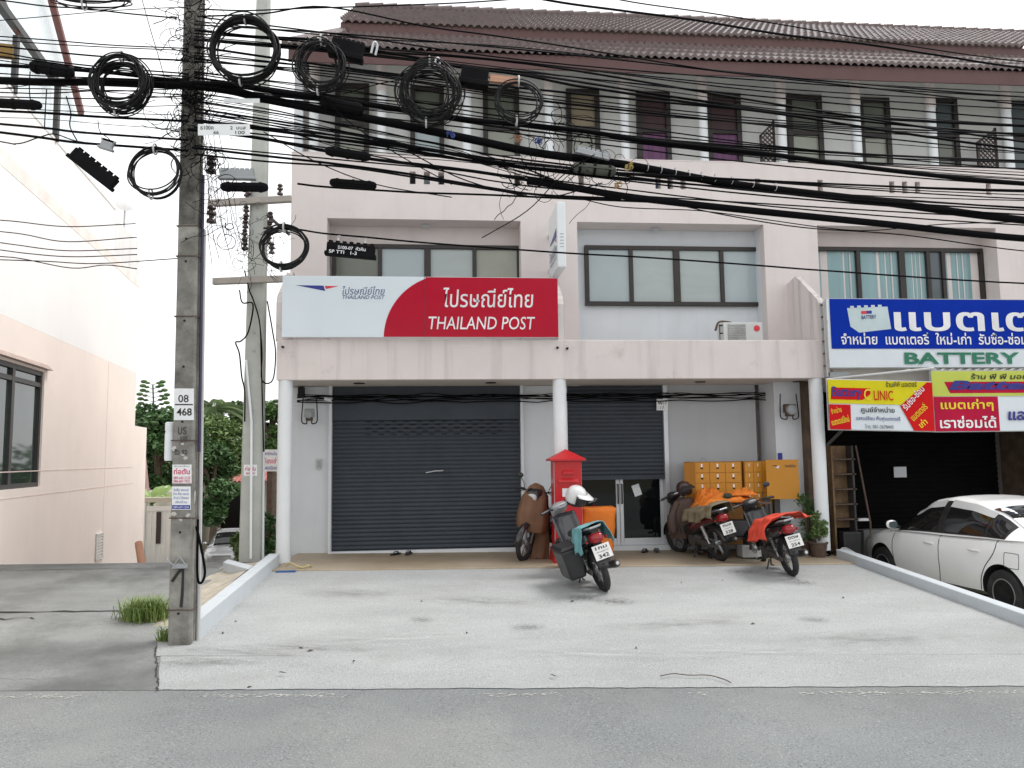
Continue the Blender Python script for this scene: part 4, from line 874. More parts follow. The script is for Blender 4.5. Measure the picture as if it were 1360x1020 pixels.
# picture of a battery on the banner
m_batc = mat('battery_print', (.55,.66,.68), .5)
fill([(m_batc, [[(.114,.505),(.234,.56),(.225,.89),(.074,.863),(.083,.593)]])], 'battery_picture')
fill([(m_logob, [[(.145,.78),(.165,.785),(.165,.83),(.145,.825)]]), (m_logor, [[(.125,.775),(.145,.78),(.145,.825),(.125,.82)]])], 'battery_picture')
wr([('BATTERY', .125, .70, .055, .055, m_navy, .02, 0, 3)])
mb = MB()
for i in range(5): q = f(.085+.026*i, .872+.005*i, .017); mb.box(q.x, q.x+.06, q.y-.002, q.y, q.z-.01, q.z+.025)
mb.build('battery_caps', m_batc, t)
t, f, fill, wr = banner('banner', 'yellow and red banner hung tilted nearest the white column', 1102, 1241, 504, 570, 11.3, tilt=R(-1.6))
q0 = .0
fill([(m_byel, [[(0,.52),(.72,.52),(.98,1.0),(0,1.0)]]), (m_bred, [[(0,0),(.20,0),(.205,.50),(0,.50)], [(.68,.50),(.95,.99),(1,.99),(1,0),(.80,0)]])])
fill([(m_bred, [[(.02,.60),(.32,.60),(.40,.72),(.40,.84),(.03,.84)]])], 'label_patch')
wr([('ร้านพีพี มอเตอร์', .55,.87,.30,.12,m_ink,.01,.1,2), ('Battery', .03,.60,.29,.26,m_bnavy,.015,.1,0), ('C', .335,.60,.07,.23,m_yell,.01,0,0), ('LINIC', .43,.60,.185,.20,m_bred,.005,0,0), ('ศูนย์จำหน่าย', .30,.32,.32,.15,m_ink,.02,0,0), ('แลกเปลี่ยน ฟื้นฟูแบตเตอรี่', .25,.17,.42,.11,m_navy,.015,0,0), ('โทร. 081-3678440', .33,.03,.27,.085,m_ink,0,0,0), ('จำหน่าย', .02,.30,.10,.12,m_yell,.01,0,14), ('แบตเตอรี่ใหม่', .02,.07,.17,.14,m_yell,.02,0,14), ('รับซื้อ-ซ่อม', .735,.40,.27,.16,m_textw,.01,0,47), ('แบตเตอรี่', .80,.19,.19,.16,m_yell,.01,0,42), ('เก่า', .87,.05,.08,.15,m_yell,.02,0,38)])
t, f, fill, wr = banner('banner', 'lime and red banner hung second under the blue one, beside the tilted yellow one', 1241, 1472, 493, 573, 11.35)
fill([(m_lime, [[(0,.58),(1,.58),(1,1),(0,1)]]), (m_crim, [[(.005,.0),(.37,.0),(.37,.57),(.005,.57)], [(.10,.63),(.92,.63),(.92,.82),(.07,.82)]])])
wr([('ร้าน พี พี มอเตอร์', .22,.86,.42,.10,m_ink,.015,.15,0), ('Battery', .09,.64,.62,.20,m_bnavy,.05,.25,0), ('แบตเก่าๆ', .04,.33,.30,.20,m_yell,.02,0,0), ('เราซ่อมได้', .03,.05,.32,.20,m_textw,.02,0,0), ('แลกเปลี่ยน', .42,.17,.40,.22,m_bnavy,.03,.1,0)])
# awning edge and steel support behind the banners
aw = thing('awning', 'narrow corrugated awning edge behind the battery shop banners', 'awning', (8.5, 11.6, 3.0))
mb = MB(); z = P(1300,489,11.5).z; roofsheet(mb, (7.2,11.37,z-.05),(13,11.37,z-.05),(13,11.43,z-.035),(7.2,11.43,z-.035), 40, .02); mb.build('sheet', m_conduit, aw, smooth=True, solid=.006)
a = P(1098,504,11.4); b = P(1240,489,11.35); mb = MB(); mb.tube([a, b], .02, 6); mb.build('rail', m_conduit, aw)
a = P(1098,592,11.7); b = P(1118,572,11.4); MB().tube([a, b, P(1118,565,11.4)], .025, 6).build('brace', m_steel, aw)
# side frame of the blue banner
fr_ = thing('sign_scaffold', 'rusty grey steel frame holding the left edge of the blue banner', 'frame', (6.15, 11.6, 3.0))
x = P(1098,450,11.5).x; za, zb_ = P(1098,400,11.5).z, P(1098,490,11.5).z
for i, yy in enumerate((11.5, 11.62)): MB().box(x-.02, x+.02, yy, yy+.035, zb_-.12, za).build('upright', m_conduit, fr_)
mb = MB()
for i in range(6): z = zb_+.05+(za-zb_-.1)*i/5; mb.box(x-.015, x+.015, 11.535, 11.62, z, z+.02)
mb.build('rungs', m_rust, fr_)
MB().box(x+.0, x+.35, 11.5, 11.56, zb_-.13, zb_-.05).build('foot', m_grey, fr_)
# ---------------------------------------------------------------- fixtures on the building
ac = thing('air_conditioner', 'white outdoor air conditioner unit standing on the canopy', 'air conditioner', (5.0, 12.2, 3.28))
ax0, ax1 = P(961,440,12.1).x, P(1013,440,12.1).x; az = P(985,428,12.1).z; Yc = 12.1
MB().box(ax0, ax1, Yc, Yc+.3, 3.32, az).build('casing', mat('ac_white', (.62,.64,.62), .45, var=.05), ac, bevel=.012)
mb = MB(); gx0, gx1 = ax0+.07, ax0+.37; mb.box(gx0, gx1, Yc-.008, Yc-.001, 3.42, az-.03); mb.build('grille_panel', m_grey, ac)
mb = MB(); cxx, czz = (gx0+gx1)/2, 3.66
for i in range(12): z = 3.45+(az-3.5)*i/11; mb.box(gx0+.01, gx1-.01, Yc-.016, Yc-.009, z, z+.014)
for i in range(7): r__ = .02+.02*i; mb.torus((cxx, Yc-.018, az-.2), r__, .004, n=24, k=4)
mb.build('fan_guard', m_conduit, ac)
MB().lathe([(.05,0),(.052,.01),(.0,.014)], 14, (ax1-.1, Yc-.0, az-.10), Matrix.Rotation(R(90),4,'X')).build('badge', m_logor, ac)
mb = MB()
for i in range(5): z = 3.36+(az-3.42)*i/4; mb.box(ax0-.06, ax0-.003, Yc+.02, Yc+.03, z, z+.02)
mb.box(ax0-.06, ax0-.05, Yc+.018, Yc+.032, 3.34, az-.03); mb.build('coil_guard', m_dark, ac)
for xx in (ax0+.06, ax1-.1): MB().box(xx, xx+.06, Yc+.02, Yc+.28, 3.281, 3.32).build('foot', m_dark, ac)
mb = MB(); mb.tube(catmull([(ax0-.1,Yc+.1,az-.12),(ax0-.03,Yc+.12,az+.02),(ax0+.12,Yc+.14,az+.03),(ax0+.22,Yc+.16,az+.01)]), .018, 6); mb.solo('rag', m_rust, 'dark rag draped over the left corner of the air conditioner', 'rag', smooth=True)
def meter(x0, x1, y0, y1, Y, label, m_):
    a = P(x0, y1, Y); b = P(x1, y0, Y); w_ = b.x-a.x; h_ = b.z-a.z; t = thing('electric_meter', label, 'meter', (a.x+w_/2, Y, a.z))
    MB().box(a.x, b.x, Y-.1, Y, a.z+h_*.42, b.z).build('case', m_, t, bevel=.015)
    MB().lathe([(w_*.45,0),(w_*.42,.05),(w_*.2,.07),(0,.075)], 16, (a.x+w_/2, Y-.1, a.z+h_*.62), Matrix.Rotation(R(90),4,'X')).build('dial_cover', m_grey, t, smooth=True)
    MB().box(a.x+w_*.15, b.x-w_*.15, Y-.08, Y, a.z+h_*.2, a.z+h_*.415).build('terminal_box', m_rust, t, bevel=.01)
    mb = MB(); cxx = a.x+w_/2
    for s_ in (-1, 1): mb.tube(catmull([(cxx+s_*w_*.25, Y-.05, a.z+h_*.2), (cxx+s_*w_*.3, Y-.05, a.z), (cxx+s_*w_*.75, Y-.04, a.z+h_*.1), (cxx+s_*w_*.8, Y-.03, a.z+h_*.6), (cxx+s_*w_*.7, Y-.02, a.z+h_*1.7)]), .009, 6)
    mb.build('leads', m_cable, t, smooth=True)
meter(405,418,543,563,12.68,'grey electric meter with looping leads on the left pier',m_grey)
meter(1040,1054,537,557,12.23,'dark electric meter on the pier beside the brown stone',m_rust)
a = P(424,617,12.79); t = thing('intercom', 'small grey wall box left of the large shutter', 'wall box', tuple(a)); MB().box(a.x-.045, a.x+.045, 12.76, 12.80, a.z-.07, a.z+.09).build('case', m_conduit, t, bevel=.006); MB().box(a.x-.025, a.x+.03, 12.752, 12.759, a.z-.045, a.z+.06).build('cover', m_grey, t)
a = P(440,532,12.6); t = thing('security_camera', 'white security camera at the top left corner of the large shutter', 'camera', tuple(a)); MB().tube([a+Vector((-.1,.05,.03)), a+Vector((.03,-.06,-.0))], .03, 10).build('body', m_col, t); MB().tube([a+Vector((-.14,.2,.06)), a+Vector((-.12,.12,.05)), a+Vector((-.06,.02,.02))], .01, 6).build('arm', m_col, t); MB().tube([a+Vector((.03,-.06,0)), a+Vector((.035,-.065,-.002))], .026, 10).build('lens', m_dark, t)
MB().tube([P(365,536,12.76), P(398,537,12.76), P(436,534,12.76)], .011, 6).solo('conduit', m_col, 'thin white conduit crossing the left pier to the camera', 'conduit')
notice('house_number_plate', 872, 887, 530, 545, 'small dark house number plate beside the half open shutter', 'number plate', [('44/17',.1,.5,.8,.32,m_ink,.02),('17',.35,.1,.3,.25,m_ink)], pm=m_textw, Y=12.73, th=.01)
a = P(1036,606,12.34); MB().box(a.x-.035, a.x+.035, 12.33, 12.345, a.z-.055, a.z+.055).solo('purple_notice', m_blueink, 'small purple notice on the pier above the mail cabinet', 'notice')
# ---------------------------------------------------------------- motor scooters
m_tyre = mat('tyre_rubber', (.02,.02,.021), .75, var=.25, vs=8, bump=.3, bs=60, dirt=((.12,.11,.10), .4, 6, .5, .8)); m_chrome = mat('dull_chrome', (.45,.45,.45), .28, metal=.9); m_eng = mat('engine_grime', (.09,.085,.08), .55, metal=.4, var=.3, vs=15); m_blackp = mat('black_plastic', (.02,.02,.022), .35, var=.2, vs=6)
m_seat = mat('seat_vinyl', (.018,.018,.018), .5); m_taill = mat('tail_light_red', (.28,.012,.015), .15, spec=.6); m_plate = mat('plate_white', (.72,.72,.70), .5, var=.04, vs=20); m_silver = mat('silver_plastic', (.36,.37,.39), .3, metal=.4)
m_spokew = mat('cast_rim', (.30,.30,.31), .4, metal=.6); m_clearl = mat('lamp_lens', (.5,.5,.5), .1, spec=.6); m_amber = mat('amber_lens', (.6,.2,.03), .2)
def scooter(label, rear, heading, lean, body, accent, plate, rim=m_spokew, steer=0, legs=True, panier=False, mirrors=(-1,1), shock=m_chrome, grp='motor scooters parked before the post office', wire=False, cowl=None, sz=1):
    t = thing('motor_scooter', label, 'scooter', (0,0,0), grp)
    wb, Rw = 1.20, .275; RA, FA = Vector((0,0,Rw)), Vector((wb,0,Rw))
    SM = Matrix.Translation((wb-.17,0,0)) @ Matrix.Rotation(R(steer),4,'Z') @ Matrix.Translation((-(wb-.17),0,0))
    def wheel(c, M=None, wd=.042):
        mb = MB(); mb.torus(c, Rw-.055, .016, 'Y', 36, 8); mb.cyl(c+Vector((0,-.05,0)), c+Vector((0,.05,0)), .045, n=14)
        if wire:
            for i in range(28): a = 6.283*i/28; mb.tube([c+Vector((.04*math.cos(a+.5),.03*(-1)**i,.04*math.sin(a+.5))), c+Vector(((Rw-.06)*math.cos(a),0,(Rw-.06)*math.sin(a)))], .0022, 4)
        else:
            for i in range(5):
                a = 6.283*i/5+.3; d = Vector((math.cos(a),0,math.sin(a))); pn = Vector((-d.z,0,d.x))
                mb.loft([[c+d*.04+pn*s_*.022+Vector((0,y,0)) for s_, y in ((-1,-.014),(1,-.014),(1,.014),(-1,.014))], [c+d*(Rw-.06)+pn*s_*.013+Vector((0,y,0)) for s_, y in ((-1,-.01),(1,-.01),(1,.01),(-1,.01))]])
        mb.torus(c+Vector((0,.03,0)), .075, .008, 'Y', 20, 5)
        if M: mb.xf(M)
        w_ = mb.build('wheel', rim, t, smooth=True)
        mt = MB().torus(c, Rw-wd*.9, wd, 'Y', 40, 10, 1.0)
        if M: mt.xf(M)
        mt.build('tyre', m_tyre, w_, smooth=True, ang=80)
    wheel(RA, wd=.044); wheel(FA, SM, .038)
    def strip(c, r_, a0, a1, hw, nm, m_, M=None, n=14, drop=.045):
        mb = MB()
        def f(u, v):
            a = R(a0+(a1-a0)*u); e = 2*v-1; rr = r_-drop*e*e; return c+Vector((rr*math.cos(a), hw*e, rr*math.sin(a)))
        mb.grid(f, n, 6)
        if M: mb.xf(M)
        return mb.build(nm, m_, t, smooth=True, ang=80, solid=.004)
    strip(FA, Rw+.035, 5, 150, .062, 'front_fender', body, SM)
    mb = MB()
    for s_ in (-1,1): mb.tube([FA+Vector((.0,s_*.085,0)), (wb-.11,s_*.085,.52), (wb-.19,s_*.07,.78)], [.022,.024,.02], 8)
    mb.xf(SM).build('front_fork', m_eng, t, smooth=True)
    # body shells
    MB().sell([(.98,.60,.05,.14),(.86,.47,.085,.12),(.72,.42,.10,.10),(.56,.44,.11,.12),(.42,.54,.13,.13),(.22,.62,.14,.12),(0,.67,.125,.10),(-.18,.71,.09,.075),(-.32,.745,.05,.045)], 18, 2.8).build('body_shell', body, t, smooth=True)
    def shield(u, v):
        e = 2*v-1; z = .92-.62*u; x = 1.0-.06*math.sin(u*3.1)-.10*u-.10*e*e; hw = .165+.02*math.sin(u*3.1)-.045*u; return Vector((x, hw*e, z))
    if legs: MB().grid(shield, 10, 10).build('leg_shield', body, t, smooth=True, solid=.012, ang=80)
    for s_ in (-1, 1): MB().sell([(.5,.52,.012,.05,s_*.125),(.3,.60,.02,.075,s_*.14),(.05,.67,.02,.065,s_*.13),(-.2,.72,.012,.04,s_*.095)], 12).build('side_panel', accent, t, smooth=True)
    MB().sell([(.62,.66,.06,.03),(.54,.705,.11,.05),(.34,.725,.125,.055),(.14,.745,.12,.055),(-.06,.79,.125,.055),(-.24,.815,.10,.045),(-.32,.82,.06,.03)], 18, 2.6).build('seat', m_seat, t, smooth=True)
    mb = MB(); mb.tube([(-.1,.10,.80),(-.30,.105,.845),(-.40,.06,.855),(-.40,-.06,.855),(-.30,-.105,.845),(-.1,-.10,.80)], .013, 8); mb.build('grab_rail', m_silver, t, smooth=True)
    MB().sell([(-.29,.71,.085,.065),(-.35,.715,.08,.06),(-.385,.71,.06,.045),(-.395,.705,.03,.025)], 16, 3).build('tail_light', m_taill, t, smooth=True)
    for s_ in (-1,1): MB().ell((-.30,s_*.125,.69), (.03,.02,.02), 10, 8).build('indicator', m_taill, t, smooth=True)
    strip(RA, Rw+.05, 75, 168, .075, 'rear_fender', m_blackp)
    MB().prism([(-.30,-.05,.66),(-.30,.05,.66),(-.40,.07,.42),(-.40,-.07,.42)], (.015,0,.01)).build('plate_holder', m_blackp, t)
    pc = Vector((-.405,0,.555)); pu = Vector((.30,0,1)).normalized(); pr = Vector((0,-1,0)); pn = pr.cross(pu)
    MB().prism([pc+pr*a*.11+pu*b*.086 for a, b in ((-1,-1),(1,-1),(1,1),(-1,1))], tuple(pn*.004)).build('number_plate', m_plate, t)
    mb = MB()
    if plate:
        q = pc+pn*.004; mb.text(plate[0], q-pr*.075+pu*.032, pr, pu, .15, .038, bold=.02); mb.text(plate[1], q-pr*.075-pu*.008, pr, pu, .15, .022, bold=.0); mb.text(plate[2], q-pr*.065-pu*.07, pr, pu, .13, .045, bold=.02); mb.build('lettering', m_ink, t)
    # engine, swing arm, shocks, exhaust, stands
    mb = MB(); mb.sell([(.36,.30,.06,.06),(.44,.31,.12,.10),(.58,.32,.13,.11),(.68,.33,.10,.09),(.72,.35,.07,.07)], 14, 3); mb.cyl((.66,0,.36),(.86,0,.42),.068,.062,12); mb.cyl((.5,-.15,.31),(.5,.15,.31),.085,n=18)
    for i in range(5): mb.cyl((.69+.03*i,0,.37+.009*i),(.70+.03*i,0,.373+.009*i),.082,n=12)
    mb.build('engine', m_eng, t, smooth=True)
    mb = MB(); 
    for s_ in (-1,1): mb.tube([(.42,s_*.085,.33),(0,s_*.085,Rw)], .02, 8)
    mb.sell([(.42,.31,.012,.05,.105),(.3,.30,.015,.05,.105),(.02,.28,.015,.05,.105),(-.05,.275,.01,.03,.105)], 10); mb.build('swing_arm', m_eng, t, smooth=True)
    for s_ in (-1,1):
        mb = MB(); a, b = Vector((.02,s_*.125,Rw+.03)), Vector((.14,s_*.125,.60)); mb.tube([a,b], .011, 6)
        mb.tube([a.lerp(b,.25+.7*i/80)+Vector((math.cos(i*.62)*.024,math.sin(i*.62)*.024,0)) for i in range(81)], .006, 5); mb.build('shock_absorber', shock, t, smooth=True)
    MB().tube([(.66,-.06,.27),(.55,-.13,.2),(.35,-.16,.22),(.28,-.16,.235),(.24,-.165,.24),(-.22,-.175,.325),(-.27,-.175,.335)], [.018,.018,.018,.03,.048,.052,.03], 12).build('exhaust', m_eng, t, smooth=True)
    MB().cyl((-.27,-.175,.335),(-.275,-.175,.336),.022,n=10).build('exhaust_tip', m_chrome, t)
    mb = MB(); mb.tube([(.50,.10,.2),(.42,.26,-.0+math.tan(R(abs(lean)))*.26*-1+.012),(.37,.29,math.tan(R(abs(lean)))*-.27+.01)], .012, 8); mb.build('side_stand', m_blackp, t, smooth=True)
    mb = MB(); 
    for s_ in (-1,1): mb.tube([(.48,s_*.08,.22),(.36,s_*.14,.15),(.2,s_*.16,.17)], .011, 6); mb.tube([(.56,s_*.08,.23),(.56,s_*.22,.24)], .012, 6); mb.cyl((.56,s_*.16,.24),(.56,s_*.25,.24),.02,n=8)
    mb.build('footrest', m_blackp, t, smooth=True)
    # cockpit
    mb = MB(); mb.sell([(1.10,.92,.05,.05),(1.09,.95,.10,.085),(1.03,.99,.13,.085),(.95,1.02,.12,.06),(.90,1.035,.07,.03)], 16, 2.6); mb.xf(SM).build('handlebar_cowl', cowl or accent, t, smooth=True)
    mb = MB(); mb.sell([(1.075,.945,.085,.065),(1.112,.935,.075,.055),(1.13,.93,.04,.03)], 14, 2.6); mb.xf(SM).build('headlight', m_clearl, t, smooth=True)
    MB().ell((.915,0,1.035), (.05,.075,.018), 14, 8, Matrix.Rotation(R(25),4,'Y')).xf(SM).build('speedometer', m_clearl, t, smooth=True)
    for s_ in (-1,1):
        mirr = s_ in mirrors; mb = MB(); mb.tube([(.98,s_*.10,1.0),(.93,s_*.20,1.03),(.88,s_*.34,1.02)], [.013,.013,.017], 8); mb.cyl((.895,s_*.24,1.027),(.868,s_*.36,1.02),.020,n=10)
        mb.tube([(.95,s_*.18,1.02),(.97,s_*.26,1.0),(.94,s_*.35,.995)], .006, 5); mb.xf(SM).build('handlebar_grip', m_blackp, t, smooth=True)
        if mirr:
            mb = MB(); mb.tube(catmull([(.95,s_*.2,1.04),(.93,s_*.23,1.13),(.92,s_*.29,1.2)]), .006, 6); mb.xf(SM); q = mb.build('mirror_stem', m_blackp, t)
            MB().ell((.915,s_*.31,1.23), (.018,.062,.042), 14, 8).xf(SM).build('mirror', m_blackp, q, smooth=True)
    if panier: 
        mb = MB(); mb.frus((.02,.46,.15,.36,.24),(.0,.48,.14,.39,.62)); mb.build('pannier', m_blackp, t, bevel=.03)
        mb = MB(); mb.frus((-.02,.50,.13,.40,.622),(.01,.47,.16,.37,.66)); mb.build('pannier_lid', m_blackp, t, bevel=.015)
    t.location = rear; t.scale = (sz, sz, sz); t.rotation_euler = (R(-lean), 0, R(heading)); return t, SM
m_grey2 = mat('dark_grey_paint', (.035,.037,.042), .25, spec=.6, coat=.5); m_marp = mat('maroon_paint', (.11,.008,.012), .25, coat=.4); m_redp = mat('red_paint', (.24,.012,.018), .22, coat=.5); m_blkp = mat('black_paint', (.018,.018,.02), .22, coat=.5); m_whitp = mat('white_paint', (.66,.66,.66), .3, coat=.4)
r1 = GS(804, 785); s1, SM1 = scooter('dark grey scooter with a teal cloth on its seat and a black side pannier', r1, 97, 17, m_grey2, m_silver, ('1กม','สุราษฎร์ธานี','342'), panier=True, steer=14, mirrors=())
r2 = GS(958, 745); s2, SM2 = scooter('dark scooter draped in a brown jacket and a khaki seat cloth', r2, 103, 13, m_blkp, m_marp, ('กมล','สุราษฎร์ธานี','528'), steer=8, shock=m_whitp, mirrors=(), cowl=m_blkp, sz=.95)
r3 = GS(1053, 765); s3, SM3 = scooter('dark scooter with an orange red raincoat on its seat and one mirror up', r3, 88, 13, m_blkp, m_grey2, ('ตตษ','สุราษฎร์ธานี','254'), wire=True, steer=8, rim=m_chrome, mirrors=(-1,), sz=.94)
f4 = Vector((1.17, 11.72, .315-LT*3.4)); hd4 = 219
r4 = f4 - Vector((math.cos(R(hd4)), math.sin(R(hd4)), 0))*1.2; r4.z = .315-LT*4.2
s4, SM4 = scooter('scooter with its front under a brown rain cover beside the middle column', r4, hd4, 8, m_blkp, m_blkp, None, steer=20)
bpy.context.view_layer.update()
# ---- cloths
def cloth_mat(n, c, v=.18): return mat(n, c, .7, var=v, vs=5, bump=.35, bs=18)
m_teal2 = cloth_mat('teal_cloth', (.13,.32,.34)); m_khaki = cloth_mat('khaki_cloth', (.17,.14,.085)); m_orange = cloth_mat('orange_tarpaulin', (.72,.19,.015), .14); m_ored = cloth_mat('orange_red_raincoat', (.60,.055,.025)); m_brown = cloth_mat('brown_cover', (.17,.085,.045)); m_jack = cloth_mat('dark_brown_jacket', (.075,.045,.035))
def saddle(sc, name, m_, label, cat, xa, xb, top, hw, dropL, dropR, seed=1, wob=.02, flare=.05):
    rnd = random.Random(seed); mb = MB(); M = sc.matrix_world
    def f(u, v):
        e = 2*v-1; x = xa+(xb-xa)*u; z0 = top(x) if callable(top) else top; a = abs(e); d = (dropL if e > 0 else dropR)*(1+.25*noise.noise((u*3,seed,e)))
        if a < .35: y = hw*a/.35; z = z0-.012*(a/.35)**2
        else: k = (a-.35)/.65; y = hw+flare*math.sin(k*1.6)+.02*k; z = z0-.012-d*k
        n_ = noise.noise((x*7+seed, e*3.5, seed*1.7)); fold = math.sin(x*34+seed+2*n_)*(max(0,a-.35))*wob*1.2
        return M @ Vector((x+n_*wob*.8, math.copysign(y+fold+n_*wob, e) if a > .02 else 0, z+n_*wob*.8+.012))
    mb.grid(f, 26, 34); return mb.solo(name, m_, label, cat, smooth=True, solid=.006, ang=80)
stz = lambda x: .80+max(0, (.3-x))*.12 if x < .3 else .80
saddle(s1, 'seat_cloth', m_teal2, 'teal cloth hung over the tail of the dark grey scooter', 'cloth', -.33, .12, stz, .145, .30, .24, 3, .018)
saddle(s2, 'seat_cloth', m_khaki, 'khaki cloth spread over the seat of the jacketed scooter', 'cloth', -.36, .50, lambda x: stz(x)+.02+.05*math.exp(-((x+.25)/.12)**2), .16, .17, .17, 5, .03)
saddle(s3, 'raincoat', m_ored, 'folded orange red raincoat lying across the seat of the right scooter', 'raincoat', -.30, .36, lambda x: stz(x)+.03, .19, .27, .10, 9, .045, .16)
# brown cover over the front of scooter 4
def bag(name, m_, label, cat, c, rings, seed=1, n=44, wob=.025, nf=7, e=2.6, close=True):
    # rings: (z, half x, half y, dx, dy); soft closed drape with folds growing downward
    mb = MB(); R_ = []
    for i, (z, hx, hy, dx, dy) in enumerate(rings):
        rg = []
        for j in range(n):
            a = 2*math.pi*j/n; ca, sa = math.cos(a), math.sin(a); k = i/(len(rings)-1)
            q = 1+wob*k*math.sin(nf*a+seed+1.5*noise.noise((ca*2,sa*2,k*2+seed)))*2.2+.09*noise.noise((ca*1.7+seed,sa*1.7,z*5))
            rg.append(Vector(c)+Vector((dx+hx*q*math.copysign(abs(ca)**(2/e),ca), dy+hy*q*math.copysign(abs(sa)**(2/e),sa), z+.02*noise.noise((ca*3,sa*3,seed+z*4)))))
        R_.append(rg)
    mb.loft(R_, cap=False); mb.add(R_[0], [tuple(range(n))[::-1]]); return mb.solo(name, m_, label, cat, smooth=True, ang=70)
def interp(rs, k=4):
    out = []
    for i in range(len(rs)-1):
        for j in range(k): t = j/k; out.append(tuple(a*(1-t)+b*t for a, b in zip(rs[i], rs[i+1])))
    return out+[rs[-1]]
c4 = P(709, 735, 11.75); zf = .27
bag('rain_cover', m_brown, 'brown rain cover pulled over the front of the scooter by the middle column', 'cover', (c4.x, 11.78, zf), interp([(1.12,.03,.03,.06,.05),(1.08,.11,.10,.06,.05),(.93,.20,.18,.04,.03),(.70,.235,.19,.0,.0),(.50,.235,.18,-.01,.0),(.40,.19,.16,-.0,0)]), 2, wob=.03, e=2.2)
c5 = P(717, 735, 11.85); bag('rain_cover_skirt', m_brown, 'lower brown flap of cloth trailing to the porch floor beside the covered scooter', 'cloth', (c5.x, 11.85, zf), interp([(.48,.10,.08,.03,.02),(.30,.11,.08,.03,0),(.10,.135,.09,.0,0),(.0,.15,.10,-.02,0)]), 4, wob=.05, nf=6)
mq = P(711,647,11.6)
# orange cover behind scooter 1
c6 = P(795,733,11.75); w6 = (P(818,700,11.75)-P(770,700,11.75)).length/2; zt6 = P(795,673,11.75).z
bag('orange_cover', m_orange, 'orange waterproof cover over a tall mail box behind the dark grey scooter', 'cover', (c6.x, 11.78, .22), interp([(zt6-.22,w6*.86,.13,0,0),(zt6-.24,w6*.97,.165,.0,0),(.50,w6*.93,.165,-.01,0),(.25,w6*.88,.16,-.02,0),(.09,w6*.8,.15,-.03,0)], 5), 7, wob=.018, nf=5, e=5)
# jacket over the handlebar of scooter 2
hb = s2.matrix_world @ Vector((.96,0,1.0)); hb = P(908,660,hb.y-.02)
bag('jacket', m_jack, 'dark brown jacket hung over the handlebar of the scooter by the glass door', 'jacket', (hb.x-.02, hb.y-.04, hb.z-.64), interp([(.64,.05,.05,.05,0),(.60,.14,.09,.03,0),(.50,.20,.11,0,0),(.30,.21,.12,-.03,0),(.10,.19,.11,-.05,0),(.0,.17,.10,-.06,0)]), 6, wob=.035, nf=8)
MB().tube(catmull([(hb.x-.14,hb.y-.1,hb.z-.08),(hb.x-.24,hb.y-.13,hb.z-.3),(hb.x-.23,hb.y-.15,hb.z-.55)], 6), [.055]*6+[.075]*6+[.055], 10).solo('jacket_sleeve', m_jack, 'hanging sleeve of the dark brown jacket on the scooter by the glass door', 'sleeve', smooth=True)
# helmets
def helmet(c, rot, shell, visor_m, label, s_=1.0, open_=True):
    t = thing('helmet', label, 'helmet', tuple(c)); M = Matrix.Translation(c) @ Euler(rot).to_matrix().to_4x4() @ Matrix.Scale(s_,4)
    prof = [(.0,.125),(.05,.118),(.09,.095),(.118,.055),(.128,.0),(.126,-.05),(.118,-.085)]
    MB().lathe(prof[::-1], 24).xf(M).build('shell', shell, t, smooth=True)
    MB().lathe([(.122,-.10),(.132,-.085),(.128,-.07)], 24).xf(M).build('trim', m_blackp, t, smooth=True)
    MB().ell((0,0,-.05), (.11,.11,.09), 16, 8).xf(M).build('lining', m_dark, t, smooth=True)
    mb = MB(); mb.grid(lambda u, v: (M @ Vector(((.131+.012*math.sin(v*3.1))*math.cos(R(-62+124*u)), (.131+.012*math.sin(v*3.1))*math.sin(R(-62+124*u)), .035-.115*v))), 14, 5); mb.build('face_shield', m_blackp, t, smooth=True, solid=.004)
    mb = MB(); mb.grid(lambda u, v: (M @ Vector(((.128+.10*v)*math.cos(R(-65+130*u)), (.125+.01*v)*math.sin(R(-65+130*u)), .055-.03*v))), 14, 4); mb.build('peak', visor_m, t, smooth=True, solid=.004)
    return t
h1p = P(765,659,r1.y+1.0); helmet(h1p+Vector((0,-.02,.01)), (R(10),R(20),R(-35)), m_whitp, m_whitp, 'white peaked helmet hung on the handlebar of the dark grey scooter', 1.12)
mb = MB(); M_ = Matrix.Translation(h1p)
h2p = P(908,648,hb.y-.03); helmet(h2p, (R(10),R(5),R(-60)), mat('maroon_shell', (.055,.03,.03), .3), m_blackp, 'dark maroon helmet with a pale rim above the brown jacket', .93)
# ---------------------------------------------------------------- letter box
m_red = mat('post_red', (.50,.008,.012), .35, var=.06, vs=2)
lx0, lx1 = P(737,660,11.3).x, P(773,660,11.3).x; lw = lx1-lx0; lc = (lx0+lx1)/2; lz0 = .27; lze = P(755,612,11.3).z; lza = P(753,599,11.45).z; ly = 11.3
pb = thing('letter_box', 'tall red letter box with a pyramid roof before the middle column', 'letter box', (lc, ly+lw/2, .25))
MB().box(lx0, lx1, ly, ly+lw, lz0+.18, lze).build('body', m_red, pb, bevel=.008)
MB().box(lx0-.03, lx1+.03, ly-.03, ly+lw+.03, .2, lz0+.18).build('plinth', m_red, pb, bevel=.01)
ov = .062; mb = MB(); mb.add([(lx0-ov,ly-ov,lze),(lx1+ov,ly-ov,lze),(lx1+ov,ly+lw+ov,lze),(lx0-ov,ly+lw+ov,lze),(lx0-ov,ly-ov,lze+.025),(lx1+ov,ly-ov,lze+.025),(lx1+ov,ly+lw+ov,lze+.025),(lx0-ov,ly+lw+ov,lze+.025),(lc,ly+lw/2,lza+.03)], [(0,3,2,1),(0,1,5,4),(1,2,6,5),(2,3,7,6),(3,0,4,7),(4,5,8),(5,6,8),(6,7,8),(7,4,8)]); mb.build('roof', m_red, pb)
